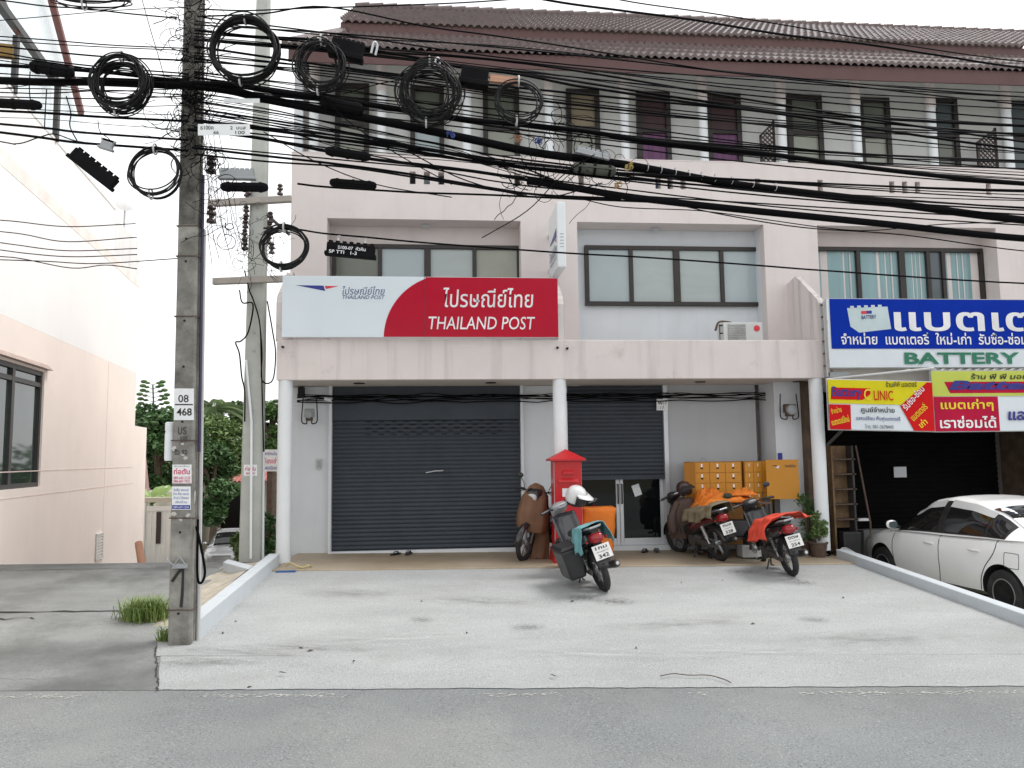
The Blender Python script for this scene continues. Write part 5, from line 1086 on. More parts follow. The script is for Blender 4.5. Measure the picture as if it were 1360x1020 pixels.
for z, w_ in ((lze-.17,.17),(lze-.29,.30)): mb = MB(); mb.prism([(lc-w_/2,ly-.045,z-.02),(lc-w_/2,ly-.001,z+.035),(lc-w_/2,ly-.001,z-.02)], (w_,0,0)); mb.build('slot_hood', m_red, pb)
for xx in (lx0-.004, lx1+.001): MB().box(xx, xx+.003, ly+.02, ly+.05, lz0+.3, lze-.02).build('white_strip', m_textw, pb)
mb = MB(); mb.text('ไปรษณีย์', (lx0-.0045, ly+.30, lze-.32), (0,-1,0), Z3, .2, .07, bold=.01); mb.build('lettering', m_textw, pb)
MB().box(lc-.09, lc+.09, ly-.006, ly-.001, lze-.52, lze-.40).build('notice_plate', m_textw, pb)
# ---------------------------------------------------------------- mail cabinet, table and tarpaulins
m_cab = mat('cabinet_orange', (.55,.235,.012), .45, var=.07, vs=2); m_cab2 = mat('cabinet_edge', (.36,.15,.012), .5)
cb = thing('mail_cabinet', 'orange steel mail cabinet with numbered drawers and one door swung open', 'cabinet', (4.4, 12.4, .25))
Yb = 12.25
def cx_(px, Y=Yb): return P(px, 650, Y).x
zt_ = P(960,613,Yb).z
def unit(x0, x1, nx, ny, nh, zb_=.62, lw_=.028):
    MB().box(x0, x1, Yb+.0, Yb+.45, .35, zt_).build('carcass', m_cab2, cb)
    for i in range(nx):
        for j in range(ny):
            a = x0+.012+(x1-x0-.024)*i/nx; b = x0+.012+(x1-x0-.024)*(i+1)/nx-.006; d = zt_-.015-nh*(j+1)+.006; e = zt_-.015-nh*j
            dr = MB().box(a, b, Yb-.012, Yb-.001, d, e).build('drawer', m_cab, cb, bevel=.003)
            MB().box((a+b)/2-lw_/2, (a+b)/2+lw_/2, Yb-.015, Yb-.0125, e-.07, e-.02).build('number_tag', m_textw, dr)
            if lw_ > .02: MB().box((a+b)/2-.02, (a+b)/2+.02, Yb-.016, Yb-.0125, e-.10, e-.078).build('lock', m_dark, dr)
unit(cx_(921.5), cx_(986), 3, 4, .165); unit(cx_(989), cx_(1026), 3, 5, .165, lw_=.012)
a = P(908,614,12.1); b = P(921,614,Yb); MB().prism([(a.x,12.1,.65),(b.x,Yb-.02,.65),(b.x,Yb-.02,zt_),(a.x,12.1,zt_-.01)], (.012,-.012,0)).build('open_door', m_cab2, cb)
a = P(1017,612,12.05); b = P(1060,612,11.92); zb_ = P(1040,663,11.95).z; d_ = Vector((0,.014,0)); q = [Vector((a.x,12.05,zb_)), Vector((b.x,11.92,zb_)), Vector((b.x,11.92,zt_+.02)), Vector((a.x,12.05,zt_+.02))]
dd = MB().prism(q, tuple(d_)).build('open_door', m_cab, cb); rt = (q[1]-q[0]).normalized(); wd_ = (q[1]-q[0]).length; nn = rt.cross(Z3)
mb = MB(); ff = lambda x, y: q[0]+rt*((x-372)/115*wd_)+Z3*((zt_-zb_)*(.93-(y-375)/28*.28))+nn*.001
mb.k = 0; mb.prism([ff(391,379.3), ff(410,379.6), ff(412.5,383.5)], tuple(nn*.001)); mb.k = 1; mb.prism([ff(405,384.2), ff(420,380.4), ff(416,387.8)], tuple(nn*.001)); mb.build('emblem', [m_ink, m_textw], dd)
mb = MB(); mb.text('ไปรษณีย์ไทย', q[0]+rt*wd_*.58+Z3*(zt_-zb_)*.83, rt, Z3, wd_*.34, .05, bold=.02); mb.build('lettering', m_rust, dd)
MB().torus((cx_(938),Yb+.1,zt_+.02), .045, .008, 'Y', 20, 6).solo('key_ring', m_grey, 'small black wire loop standing on the left of the orange cabinet', 'wire loop')
tb = thing('trolley', 'dark steel trolley table with orange tarpaulins heaped on it', 'trolley', (4.4, 11.85, .23))
tx0, tx1 = P(935,670,11.75).x, P(1020,670,11.75).x; tz = P(980,668,11.6).z
mb = MB(); mb.box(tx0, tx1, 11.6, 12.1, tz-.03, tz); mb.build('top', m_rust, tb, bevel=.005)
for xx, yy in ((tx0,11.6),(tx1-.04,11.6),(tx0,12.06),(tx1-.04,12.06)): MB().box(xx, xx+.04, yy, yy+.04, .3, tz-.031).build('leg', m_steel, tb)
MB().box(tx0+.02, tx1-.02, 11.62, 12.08, .50, .53).build('shelf', m_rust, tb)
for xx, yy in ((tx0+.02,11.62),(tx1-.02,11.62),(tx0+.02,12.08),(tx1-.02,12.08)): MB().cyl((xx-.02,yy,.275),(xx+.02,yy,.275),.055,n=14).build('caster', m_tyre, tb)
MB().box(tx0+.06, tx1-.1, 11.66, 12.0, .535, .78).solo('crate', mat('dark_crate', (.05,.05,.055), .6), 'dark plastic crate on the lower shelf of the trolley', 'crate', bevel=.02)
MB().box(P(985,700,11.5).x, P(1012,700,11.5).x, 11.5, 11.75, .24, .42).solo('crate', m_conduit, 'pale grey crate standing on the floor under the trolley', 'crate', bevel=.015)
def heap(name, x0, x1, y0, y1, zb_, h, label, m_, seed, hang=.0, hx=0):
    mb = MB()
    def f(u, v):
        e = math.sin(math.pi*u)**.35*math.sin(math.pi*v)**.35; n_ = noise.noise((u*4+seed,v*4,seed)); n2 = noise.noise((u*11+seed,v*9,seed*2)); ridge = abs(noise.noise((u*5+seed*3,v*3,1)))
        z = zb_+.012+h*e*(.62+.5*n_+.3*n2-.35*ridge); front = max(0, .18-v)/.18; left = max(0, .15-u)/.15
        z -= hang*front*(1.0+.3*n_)*(1 if u < .55 else max(0, 1-(u-.55)*6)) + hx*left
        return Vector((x0+(x1-x0)*u+.02*n_-.05*left, y0+(y1-y0)*v-.03*front+.02*n2, z))
    mb.grid(f, 44, 26); return mb.solo(name, m_, label, 'tarpaulin', smooth=True, solid=.008, ang=70)
heap('tarpaulin', P(929,660,11.6).x, P(1008,660,11.6).x, 11.57, 12.1, tz, .17, 'crumpled orange tarpaulin spread across the trolley before the mail cabinet', m_orange, 3, .0, .16)
heap('tarpaulin', P(926,650,11.9).x, P(958,650,11.9).x, 11.8, 12.15, tz+.04, .24, 'taller orange tarpaulin bundle at the left end of the trolley', m_orange, 8, 0, .2)
heap('tarpaulin', P(973,655,11.7).x, P(1003,655,11.7).x, 11.62, 11.9, tz+.10, .13, 'folded orange tarpaulin on the right of the trolley pile', m_orange, 12)
a = P(967,659,11.6); MB().ell((a.x,11.62,a.z), (.07,.06,.05), 14, 8).solo('green_pouch', mat('dark_green_cloth', (.035,.05,.03), .8), 'small dark green pouch on the orange tarpaulins', 'pouch', smooth=True)
for i, px in enumerate((1020,1033)): a = P(px,672,12.1); MB().box(a.x-.05, a.x+.04, 12.1, 12.18, .3, P(px,663-3*i,12.1).z).solo('steel_post', m_steel, ['dark steel post under the open cabinet door, nearer the trolley', 'dark steel post under the open cabinet door, nearer the plant'][i], 'post')
# plant at the right column
c = P(1073,700,11.95); shrub((c.x, 11.95, .70), (.30,.22,.44), 46, .075, 'leafy green potted plant between the mail cabinet and the right column', m_leafA, 31, asp=.3)
c = P(1086,690,11.6); shrub((c.x+.02, 11.62, .68), (.16,.14,.22), 40, .06, 'low light green plant in front of the right column', m_leafC, 33)
for i, px in enumerate((1070,1087)): a = P(px,725,11.9-.25*i); MB().lathe([(.10,0),(.13,.2),(.145,.21),(.145,.235),(.125,.235),(.12,.2),(0,.2)], 18, (a.x, 11.95-.3*i, .2)).solo('plant_pot', m_rust, ['brown plant pot under the tall green plant', 'brown plant pot beside the right column'][i], 'plant pot', smooth=True)
# ---------------------------------------------------------------- cars
def car(label, name, paint, loc, heading, zs=1.0, front=True, plate=True, roofbar=False, darkhood=False):
    t = thing(name, label, 'car', (0,0,0)); L0_, L1_ = -2.18, 2.08; fa, ra = 1.29, -1.26; Rw = .305
    def lerpt(tab, x):
        for (a, b), (c, d) in zip(tab, tab[1:]):
            if x <= c: k = (x-a)/(c-a); k = max(0, min(1, k)); k = k*k*(3-2*k)*.5+k*.5; return b+(d-b)*k
        return tab[-1][1]
    deck = lambda x: lerpt([(-2.2,.86),(-2.1,.97),(-1.75,1.03),(-1.2,1.0),(0,.955),(.95,.93),(1.3,.885),(1.75,.78),(1.98,.68),(2.08,.56)], x)*zs
    hw = lambda x: lerpt([(-2.18,.60),(-2.0,.76),(-1.5,.835),(-.5,.85),(.8,.85),(1.5,.825),(1.85,.74),(2.0,.62),(2.08,.46)], x)
    zb = lambda x: lerpt([(-2.18,.42),(-1.9,.26),(-1.5,.22),(1.5,.2),(1.9,.22),(2.08,.34)], x)
    roof = lambda x: lerpt([(-1.75,1.0),(-1.6,1.04),(-1.0,1.33),(-.55,1.43),(-.1,1.465),(.25,1.42),(.6,1.26),(1.08,.94),(1.12,.93)], x)*zs
    def prof(x):
        w_, d, b = hw(x), deck(x), zb(x); return [(w_*.80,b),(w_*.955,b+.07),(w_*.985,b+(d-b)*.30),(w_,b+(d-b)*.55),(w_*.985,b+(d-b)*.76),(w_*.945,b+(d-b)*.91),(w_*.86,d-.012),(w_*.6,d+.006),(w_*.3,d+.016)]
    def yside(x, z):
        p = prof(x)
        for (a, b), (c, d) in zip(p, p[1:]):
            if z <= d: return a+(c-a)*max(0,(z-b))/max(1e-6,d-b)
        return p[-1][0]
    xs_ = [L0_+(L1_-L0_)*i/56 for i in range(57)]; rings = []
    for x in xs_: p = prof(x); rings.append([(x,y,z) for y, z in p]+[(x,0,p[-1][1]+.003)]+[(x,-y,z) for y, z in p[::-1]]+[(x,0,p[0][1])])
    bmb = MB(); bmb.loft(rings); body = bmb.build('body', paint, t, smooth=True, ang=60)
    for ax in (fa, ra):
        for s_ in (-1,1):
            cut = MB().cyl((ax,s_*.58,Rw+.01),(ax,s_*1.2,Rw+.01), Rw+.055, n=40).build('cut', m_dark); md = body.modifiers.new('b','BOOLEAN'); md.operation = 'DIFFERENCE'; md.object = cut; md.solver = 'EXACT'
    bpy.context.view_layer.update(); dg = bpy.context.evaluated_depsgraph_get(); nm = bpy.data.meshes.new_from_object(body.evaluated_get(dg)); cuts = [m_.object for m_ in body.modifiers]; body.modifiers.clear(); body.data = nm
    for c in cuts: bpy.data.objects.remove(c)
    if len(nm.materials) == 0: nm.materials.append(paint)
    nm.materials.append(m_dark)
    for p_ in nm.polygons:
        p_.use_smooth = True; c_ = p_.center
        if abs(c_.y) > .56 and any(math.hypot(c_.x-ax, c_.z-Rw-.01) < Rw+.056 and (abs(p_.normal.y) < .15 or abs(c_.y) < .6) for ax in (fa, ra)): p_.material_index = 1
    nm.set_sharp_from_angle(angle=R(35))
    for ax in (fa, ra):
        for s_ in (-1,1):
            c = Vector((ax, s_*.735, Rw)); MB().torus(Vector((ax,s_*.60,Rw+.01)), Rw+.047, .006, 'Y', 40, 4).build('wheel_arch', m_dark, t); MB().cyl((ax,s_*.585,Rw+.01),(ax,s_*.59,Rw+.01), Rw+.05, n=36).build('wheel_well', m_dark, t)
            mb = MB(); mb.torus(c+Vector((0,s_*.075,0)), .185, .014, 'Y', 40, 6); mb.cyl(c+Vector((0,s_*.03,0)), c+Vector((0,s_*.07,0)), .045, .035, 14)
            for i in range(5):
                a = 6.283*i/5+.31; d = Vector((math.cos(a),0,math.sin(a))); pn = Vector((-d.z,0,d.x)); y0, y1 = s_*.035, s_*.07
                mb.loft([[c+d*.03+pn*k*.032+Vector((0,y,0)) for k, y in ((-1,y0),(1,y0),(1,y1),(-1,y1))], [c+d*.185+pn*k*.045+Vector((0,y,0)) for k, y in ((-1,y0),(1,y0),(1,y1),(-1,y1))]])
            wh = mb.build('wheel', m_spokew, t, smooth=True); MB().cyl(c+Vector((0,s_*-.02,0)), c+Vector((0,s_*.015,0)), .19, n=30).build('brake_disc', m_dark, wh)
            MB().lathe([(.20,-.085),(.27,-.09),(.297,-.075),(.305,-.04),(.305,.04),(.297,.075),(.27,.09),(.20,.085),(.195,0),(.20,-.085)], 44, c, Matrix.Rotation(R(90),4,'X')).build('tyre', m_tyre, wh, smooth=True)
    # cabin
    cbw, ctw = .79, .56
    def cab(x, tt): zb_, zr = deck(x)-.03, max(deck(x)-.02, roof(x)); e = zr-.05-zb_; y = cbw+(ctw-cbw)*tt-.0*tt; return Vector((x, y+.05*math.sin(tt*3.14)*min(1, max(0,e)*3), zb_+max(.004, e)*tt))
    rings = []
    for i in range(49):
        x = -1.74+2.86*i/48; zr = max(deck(x)-.02, roof(x)); a = [cab(x, k/6) for k in range(7)]; top = a[-1]; mid = [Vector((x, top.y*.93, zr-.022)), Vector((x, top.y*.75, zr-.004)), Vector((x, top.y*.4, zr+.008))]
        half = a+mid; rings.append([tuple(p) for p in half]+[(x,0,zr+.012)]+[(p.x,-p.y,p.z) for p in half[::-1]])
    MB().loft(rings, cap=False, closed=False).build('cabin', paint, t, smooth=True, ang=60)
    gl = m_cglass
    def sidewin(x0, x1, t0, t1, nm, m_, off=.006, pr=None):
        for s_ in (-1,1):
            mb = MB()
            def f(u, v):
                x = x0+(x1-x0)*u; p = cab(x, t0+(t1-t0)*v); q2 = p+Vector((0,off,off*.4)); return (q2.x, s_*q2.y, q2.z)
            mb.grid(f, 16, 6); mb.build(nm, m_, t, smooth=True)
    sidewin(-1.30, .90, .05, .97, 'window_surround', m_blackp, .003)
    sidewin(-.02, .86, .10, .86, 'front_door_window', gl, .007); sidewin(-.94, -.16, .10, .86, 'rear_door_window', gl, .007); sidewin(-1.26, -.985, .10, .84, 'quarter_window', gl, .007)
    if not darkhood: sidewin(-.03, .62, .80, 1.0, 'wind_deflector', m_visor, .012); sidewin(-.98, -.15, .80, 1.0, 'wind_deflector', m_visor, .012)
    # windscreen and rear window lie on the sloping ends of the cabin
    def endwin(xa, xb, nm):
        mb = MB()
        def f(u, v): x = xa+(xb-xa)*u; p = cab(x, 1); w_ = p.y*(.97); zr = roof(x); e = 2*v-1; return (x+.008*(1 if xb > 0 else -1), w_*e, zr+.018-.045*abs(e)**2.2)
        mb.grid(f, 14, 14); mb.build(nm, gl, t, smooth=True)
    endwin(.40, 1.07, 'windscreen'); endwin(-.85, -1.60, 'rear_window')
    # seams, handles, mirrors, lamps, bumper
    def seam(pts, nm='door_seam', r_=.006, m_=m_blackp):
        for s_ in (-1,1):
            L = catmull([Vector((x, 0, z)) for x, z in pts], 6); MB().tube([Vector((p.x, s_*(yside(p.x, p.z)+.0005), p.z)) for p in L], r_, 5).build(nm, m_, t)
    seam([(.95,.88*zs),(.98,.7),(.96,.45),(.90,.28)]); seam([(-.08,.94*zs),(-.10,.7),(-.10,.45),(-.06,.28)]); seam([(-1.17,.96*zs),(-1.14,.8),(-.98,.6),(-.90,.45),(-.86,.28)])
    seam([(.9,.285),(.0,.275),(-.86,.285)]); seam([(-1.33,.83),(-1.53,.83),(-1.55,.80),(-1.55,.68),(-1.53,.65),(-1.35,.65),(-1.32,.68),(-1.32,.80),(-1.33,.83)], 'fuel_flap', .004)
    for s_ in (-1,1):
        for x in (.12, -.80): z = .80*zs; y = yside(x, z); MB().sell([(x-.10,z,.006,.012,s_*(y+.012)),(x-.05,z,.014,.018,s_*(y+.016)),(x+.05,z,.014,.018,s_*(y+.016)),(x+.10,z,.006,.012,s_*(y+.012))], 10).build('door_handle', paint, t, smooth=True)
        mr = MB().sell([(.78,1.0*zs,.03,.035,s_*.93),(.82,1.0*zs,.085,.065,s_*.93),(.88,1.0*zs,.07,.05,s_*.92),(.91,1.0*zs,.03,.025,s_*.91)], 14).build('wing_mirror', paint, t, smooth=True); MB().sell([(.774,1.0*zs,.07,.05,s_*.93),(.778,1.0*zs,.07,.05,s_*.93)], 14).build('mirror_glass', m_pane_d, mr); MB().tube([(.85,s_*.78,.95*zs),(.85,s_*.88,.985*zs)], .02, 6).build('mirror_arm', m_blackp, mr)
        MB().sell([(1.62,.735*zs,.05,.035,s_*.70),(1.78,.70*zs,.075,.055,s_*.655),(1.92,.655*zs,.085,.06,s_*.56),(2.0,.62*zs,.07,.04,s_*.48)], 14).build('headlight', m_clearl, t, smooth=True)
        MB().sell([(-2.17,.80*zs,.06,.07,s_*.52),(-2.02,.84*zs,.065,.08,s_*.68),(-1.85,.88*zs,.02,.05,s_*.79)], 14).build('tail_light', m_taill, t, smooth=True)
    mb = MB()
    for i in range(4): mb.box(2.05-.02*abs(i-1), 2.095-.02*abs(i-1), -.36, .36, (.50+.045*i)*zs, (.525+.045*i)*zs)
    mb.build('grille', m_chrome if darkhood else m_blackp, t)
    MB().box(1.96,2.085,-.42,.42,.27,.38).build('lower_intake', m_blackp, t, bevel=.02)
    if plate: MB().box(2.09,2.10,-.17,.17,.39,.48).build('number_plate', m_plate, t)
    MB().box(-2.0,1.8,-.6,.6,.17,.24).build('underbody', m_dark, t)
    if roofbar: 
        for s_ in (-1,1): MB().tube([(-.8,s_*.55,1.40*zs),(-.2,s_*.57,1.47*zs),(.2,s_*.56,1.45*zs)], .02, 6).build('roof_rail', m_chrome, t)
    t.location = loc; t.rotation_euler = (0,0,R(heading)); return t
m_cglass = mat('car_glass', (.012,.012,.013), .03, spec=.6); m_visor = mat('smoked_visor', (.52,.53,.53), .2, var=.02); m_wcar = mat('white_car_paint', (.92,.93,.925), .25, var=.02, coat=.6); m_scar = mat('silver_car_paint', (.36,.36,.37), .25, metal=.3, coat=.6)
wc = car('white sedan parked nose in before the battery shop', 'parked_car', m_wcar, (7.79, 10.61, -.30), 91.8)
sc_ = car('silver car with its bonnet facing up the alley between the poles', 'parked_car', m_scar, (P(291,700,33).x, 35, -2.78), -86, zs=1.12, darkhood=True, roofbar=True)
# small badge on the wing
# ---------------------------------------------------------------- battery shop clutter
m_wood = mat('stained_wood', (.20,.125,.065), .8, var=.4, vs=5, streak=.6)
rk = thing('wooden_rack', 'tall stained wooden rack with shelves beside the right column', 'rack', (6.6, 12.1, -.35))
rx0, rx1 = P(1108,640,12.1).x, P(1133,640,12.1).x; rz0, rz1 = P(1120,702,12.1).z, P(1120,592,12.1).z
MB().box(rx0, rx1, 12.28, 12.30, rz0, rz1).build('back_board', m_wood, rk)
for i in range(5): z = rz0+(rz1-rz0)*(i+.55)/5.5; MB().box(rx0-.01, rx1+.06, 12.1, 12.279, z, z+.022).build('shelf', m_rust, rk)
for xx in (rx0-.03, rx1): MB().box(xx, xx+.03, 12.1, 12.3, -.36, rz1).build('side_post', m_wood if xx < rx0 else m_steel, rk)
MB().tube([(rx1+.05,12.05,rz1),(rx1+.17,11.95,rz0+.1),(rx1+.16,11.95,rz0-.15)], .015, 6).solo('steel_rod', m_rust, 'thin rusty rod leaning beside the wooden rack', 'rod')
a = P(1111,730,11.95); mb = MB(); mb.box(rx0, rx1-.02, 11.9, 12.05, -.36, P(1115,706,12).z); mb.solo('crate', m_blackp, 'black crate standing below the wooden rack', 'crate', bevel=.02)
a = P(1140,690,12.4); MB().box(a.x-.02, a.x+.16, 12.35, 12.45, a.z-.02, a.z+.02).solo('white_bar', m_textw, 'short white bar lying beside the wooden rack', 'bar')
MB().box(P(1143,705,12.6).x, P(1205,705,12.6).x, 12.5, 12.74, -.4, P(1160,704,12.5).z).solo('concrete_block', m_old, 'grey concrete block behind the nose of the white car', 'block', bevel=.01)
for i, (pts, mm, lb_) in enumerate(((( (1112,737),(1120,728),(1133,733),(1141,741),(1143,748)), m_conduit, 'pale hose looping over the ground behind the right kerb'), (((1098,739),(1108,733),(1118,736),(1128,742)), m_cable, 'black hose lying beside the foot of the right column'))):
    MB().tube(catmull([P(x, y, 11.75) for x, y in pts], 6), .014, 6).solo('hose', mm, lb_, 'hose', smooth=True)
# porch and apron odds and ends
def sandals(x, y, label, m_):
    c = GS(x, y); c = Vector((c.x, max(c.y, 11.3), .322-LT*(c.x+2.3))); p = P(x, y, 12.45); c = Vector((p.x, 12.45, .322-LT*(p.x+2.3))); t = thing('sandals', label, 'sandals', tuple(c))
    for i, s_ in enumerate((-1,1)):
        b = c+Vector((s_*.10,.01*s_,0)); M = Matrix.Translation(b) @ Matrix.Rotation(R(70+s_*8),4,'Z'); mb = MB(); mb.sell([(-.12,.012,.03,.012),(-.08,.012,.042,.013),(.02,.012,.04,.012),(.08,.012,.05,.012),(.125,.012,.03,.01)], 14, 3); mb.xf(M).build('sole', m_, t, smooth=True)
        mb = MB(); mb.tube(catmull([(.0,.042,.02),(.04,.02,.05),(.07,0,.03),(.04,-.02,.05),(0,-.042,.02)],4), .008, 6); mb.xf(M).build('strap', m_, t)
sandals(534, 735, 'pair of black sandals on the porch before the large shutter', m_blackp); sandals(864, 728, 'pair of dark sandals before the glass door', m_blackp)
c = GS(390,757); MB().tube(catmull([c+Vector(v) for v in ((-.12,.06,.05),(-.05,.02,.09),(.05,-.05,.06),(.12,0,.03),(.2,.05,.05),(.22,.12,.02))], 6), .013, 8).solo('garden_hose', mat('yellow_hose', (.50,.42,.20), .5), 'pale yellow hose end beside the corner column', 'hose', smooth=True)
a = GS(383,760); MB().box(a.x-.16, a.x+.10, a.y-.05, a.y+.03, a.z+.0, a.z+.022).solo('blue_tray', mat('blue_plastic', (.02,.10,.30), .4), 'small blue plastic tray at the foot of the corner column', 'tray')
c = [GS(x, y)+Vector((0,0,.014)) for x, y in ((877,900),(895,897),(915,899),(940,899),(960,904),(971,909))]; MB().tube(catmull(c, 5), .0045, 6).solo('twig', m_rust, 'long thin dark twig lying on the apron near the road', 'twig')
m_dleaf = mat('dead_leaf', (.085,.06,.035), .8)
for i, (x, y) in enumerate(((400,862),(412,866),(375,895),(331,915),(313,827),(296,842),(735,899),(960,772),(760,800),(1060,772),(905,775),(620,842),(845,862),(1120,795),(1000,830),(560,800),(470,880))):
    c = GS(x, y); rnd = random.Random(i); mb = MB(); a = rnd.uniform(0,3); l = rnd.uniform(.012,.035); d = Vector((math.cos(a),math.sin(a),0)); s_ = Vector((-d.y,d.x,0))*l*.35; u_ = Vector((0,0,.01))
    mb.add([c-d*l+u_, c+s_+u_*2.2, c+d*l+u_*1.4, c-s_+u_*1.2], [(0,1,2,3)]); mb.solo('fallen_leaf', m_dleaf, 'small dead leaf lying on the concrete apron', 'leaf', 'dead leaves on the apron', solid=.003)
# ---------------------------------------------------------------- overhead cables
WY = 7.45
GR = 'overhead cables strung along the street'
rw = random.Random(77)
def wire(pts, r_, Y=WY, name='cable', label=None, m_=None, grp=GR, seg=6, n=6, dY=0):
    k = len(pts); L = [P(x, y, Y+dY*(i/(k-1))) for i, (x, y) in enumerate(pts)]
    if pts[-1][0] >= 1370: d = (L[-1]-L[-2]).normalized(); L += [L[-1]+d*3+Vector((0,0,.12)), L[-1]+d*8+Vector((0,0,.7))]
    if pts[0][0] <= -20: d = (L[0]-L[1]).normalized(); L = [L[0]+d*8+Vector((0,0,.3)), L[0]+d*3] + L
    if pts[0][1] < 0 and pts[0][0] > 0: L = [L[0]+(L[0]-L[1]).normalized()*4] + L
    if pts[-1][1] < 0 and pts[-1][0] > 0: L = L + [L[-1]+(L[-1]-L[-2]).normalized()*4]
    return MB().tube(catmull(L, seg), r_, n, cap=False).solo(name, m_ or m_cable, label or 'thin black cable among the many crossing in front of the upper storeys', 'cable', grp, smooth=True, ang=85)
LL = 'thin black cable among those running left from the dark pole'
# named heavy cables on the right
wire([(240,113),(262,114),(310,121),(360,133),(507,161),(625,185),(713,203),(825,218),(950,241),(1040,253),(1170,268),(1375,294)], .043, label='thickest black cable bundle sloping from the dark pole across the third floor', n=8)
wire([(255,110),(310,113),(360,121),(507,141),(625,159),(760,172),(850,186),(940,196),(1040,207),(1180,226),(1375,245)], .024, 7.38, label='thick black cable just above the thickest bundle')
wire([(250,172),(300,177),(360,186),(420,198),(492,211),(560,219),(625,227),(683,236),(760,250),(825,260)], .016, 7.41, label='black cable carrying the long splice case on the second lowest line')
wire([(700,240),(760,249),(825,260),(915,271),(1040,284),(1180,298),(1375,318)], .037, 7.43, label='thick lowest cable bundle crossing above the right hand windows', n=8)
wire([(255,196),(360,208),(440,217),(536,230),(654,250),(720,259),(825,264)], .012, 7.46, label='black cable running just below the long splice case into the lowest bundle')
wire([(258,205),(360,215),(460,222),(560,237),(654,252),(700,258)], .009, 7.33, label='slim black cable joining the lowest bundle from the dark pole')
wire([(395,244),(430,248),(507,253),(560,256),(654,259),(760,264),(860,268)], .010, 7.48, label='black cable carrying the lower small splice case')
wire([(350,303),(390,304),(430,310),(486,315),(560,322),(680,331),(767,337),(860,342),(1000,352),(1105,360),(1375,377)], .0085, 7.38, label='lone black cable passing low across the windows and the light box')
wire([(262,40),(330,48),(419,53),(492,66),(566,79),(610,89),(690,99),(760,113),(800,119),(915,136),(1040,152),(1200,177),(1375,200)], .013, 7.35, label='black cable along the roof eave carrying the two splice boxes')
wire([(640,-20),(732,1),(825,14),(925,27),(1040,46),(1145,58),(1250,74),(1375,92)], .012, 7.33, label='black cable passing over the upper roof tiles')
wire([(760,-20),(825,0),(940,17),(1040,33),(1170,55),(1375,84)], .007, 7.38, label='slim black cable above the roof ridge at the upper right')
wire([(262,12),(327,14),(405,11),(500,8),(640,2),(800,-12)], .007, 7.43, label='slim cable rising over the roof from the top of the dark pole')
wire([(262,22),(350,18),(433,9),(566,35),(654,47),(760,63),(862,80),(975,97),(1130,114),(1375,140)], .008, 7.40, label='slim cable dipping across the roof tiles past the eave')
wire([(700,258),(760,262),(825,275),(930,280),(1020,292),(1100,303),(1160,306),(1250,298),(1350,295)], .005, 7.39, label='slack thin wire looping below the lowest bundle at the right')
wire([(640,316),(700,280),(745,235),(790,205)], .005, 7.4, label='thin wire slanting down from the cables to the recess ceiling', dY=-.4)
wire([(905,273),(960,285),(1065,302),(1200,312),(1375,335)], .006, 7.42, label='thin wire hanging just under the lowest bundle')
# fans of thin wires on the right: from the pole to the far right
def fan(n, y0, y1, m0, m1, e0, e1, r0=.0032, r1=.0065, s_=1):
    for i in range(n):
        a = rw.uniform(y0, y1); m = m0+(m1-m0)*(a-y0)/(y1-y0)+rw.gauss(0, 9); e = e0+(e1-e0)*(a-y0)/(y1-y0)+rw.gauss(0, 9); m2 = (m+e)/2+rw.uniform(2,10); q1 = a+(m-a)*.42+rw.uniform(-3,6)
        pts = [(258,a),(470,q1),(700,m),(1030,m2),(1375,e)]
        wire([(x, y+rw.gauss(0,1.2)) for x, y in pts], rw.uniform(r0, r1)*1.3*(1.7 if rw.random() < .15 else 1), 7.28+.42*rw.random(), dY=rw.uniform(-.15,.15), seg=5, n=5)
fan(10, 24, 60, 62, 112, 118, 190)
fan(13, 60, 112, 108, 170, 165, 235)
fan(10, 112, 150, 168, 222, 222, 282)
fan(6, 150, 200, 220, 250, 272, 305)
for i in range(8):      # bunched short runs from the pole across the third floor to the splice on the bundle
    a = 128+4*i; wire([(262,a),(370,a+18+rw.uniform(-2,4)),(480,a+44+rw.uniform(-3,5)),(600,a+66-i*1.2),(690,229+rw.uniform(-8,6)),(735,238)], rw.uniform(.003,.005), 7.33+.02*i, label='thin black wire among the strands running to the tangled splice on the bundle', grp='strands running to the tangled splice', seg=5, n=5)
for pts, r_ in (([(440,85),(520,100),(560,88)], .006), ([(455,125),(520,108),(610,98),(690,110)], .005), ([(400,85),(450,150),(520,200),(600,245)], .005), ([(540,200),(620,240),(720,262),(800,243)], .006), ([(350,175),(420,215),(500,245),(600,262)], .005)):
    wire(pts, r_, 7.31, label='thin stray wire crossing the other cables at an angle', grp='stray slanting wires')
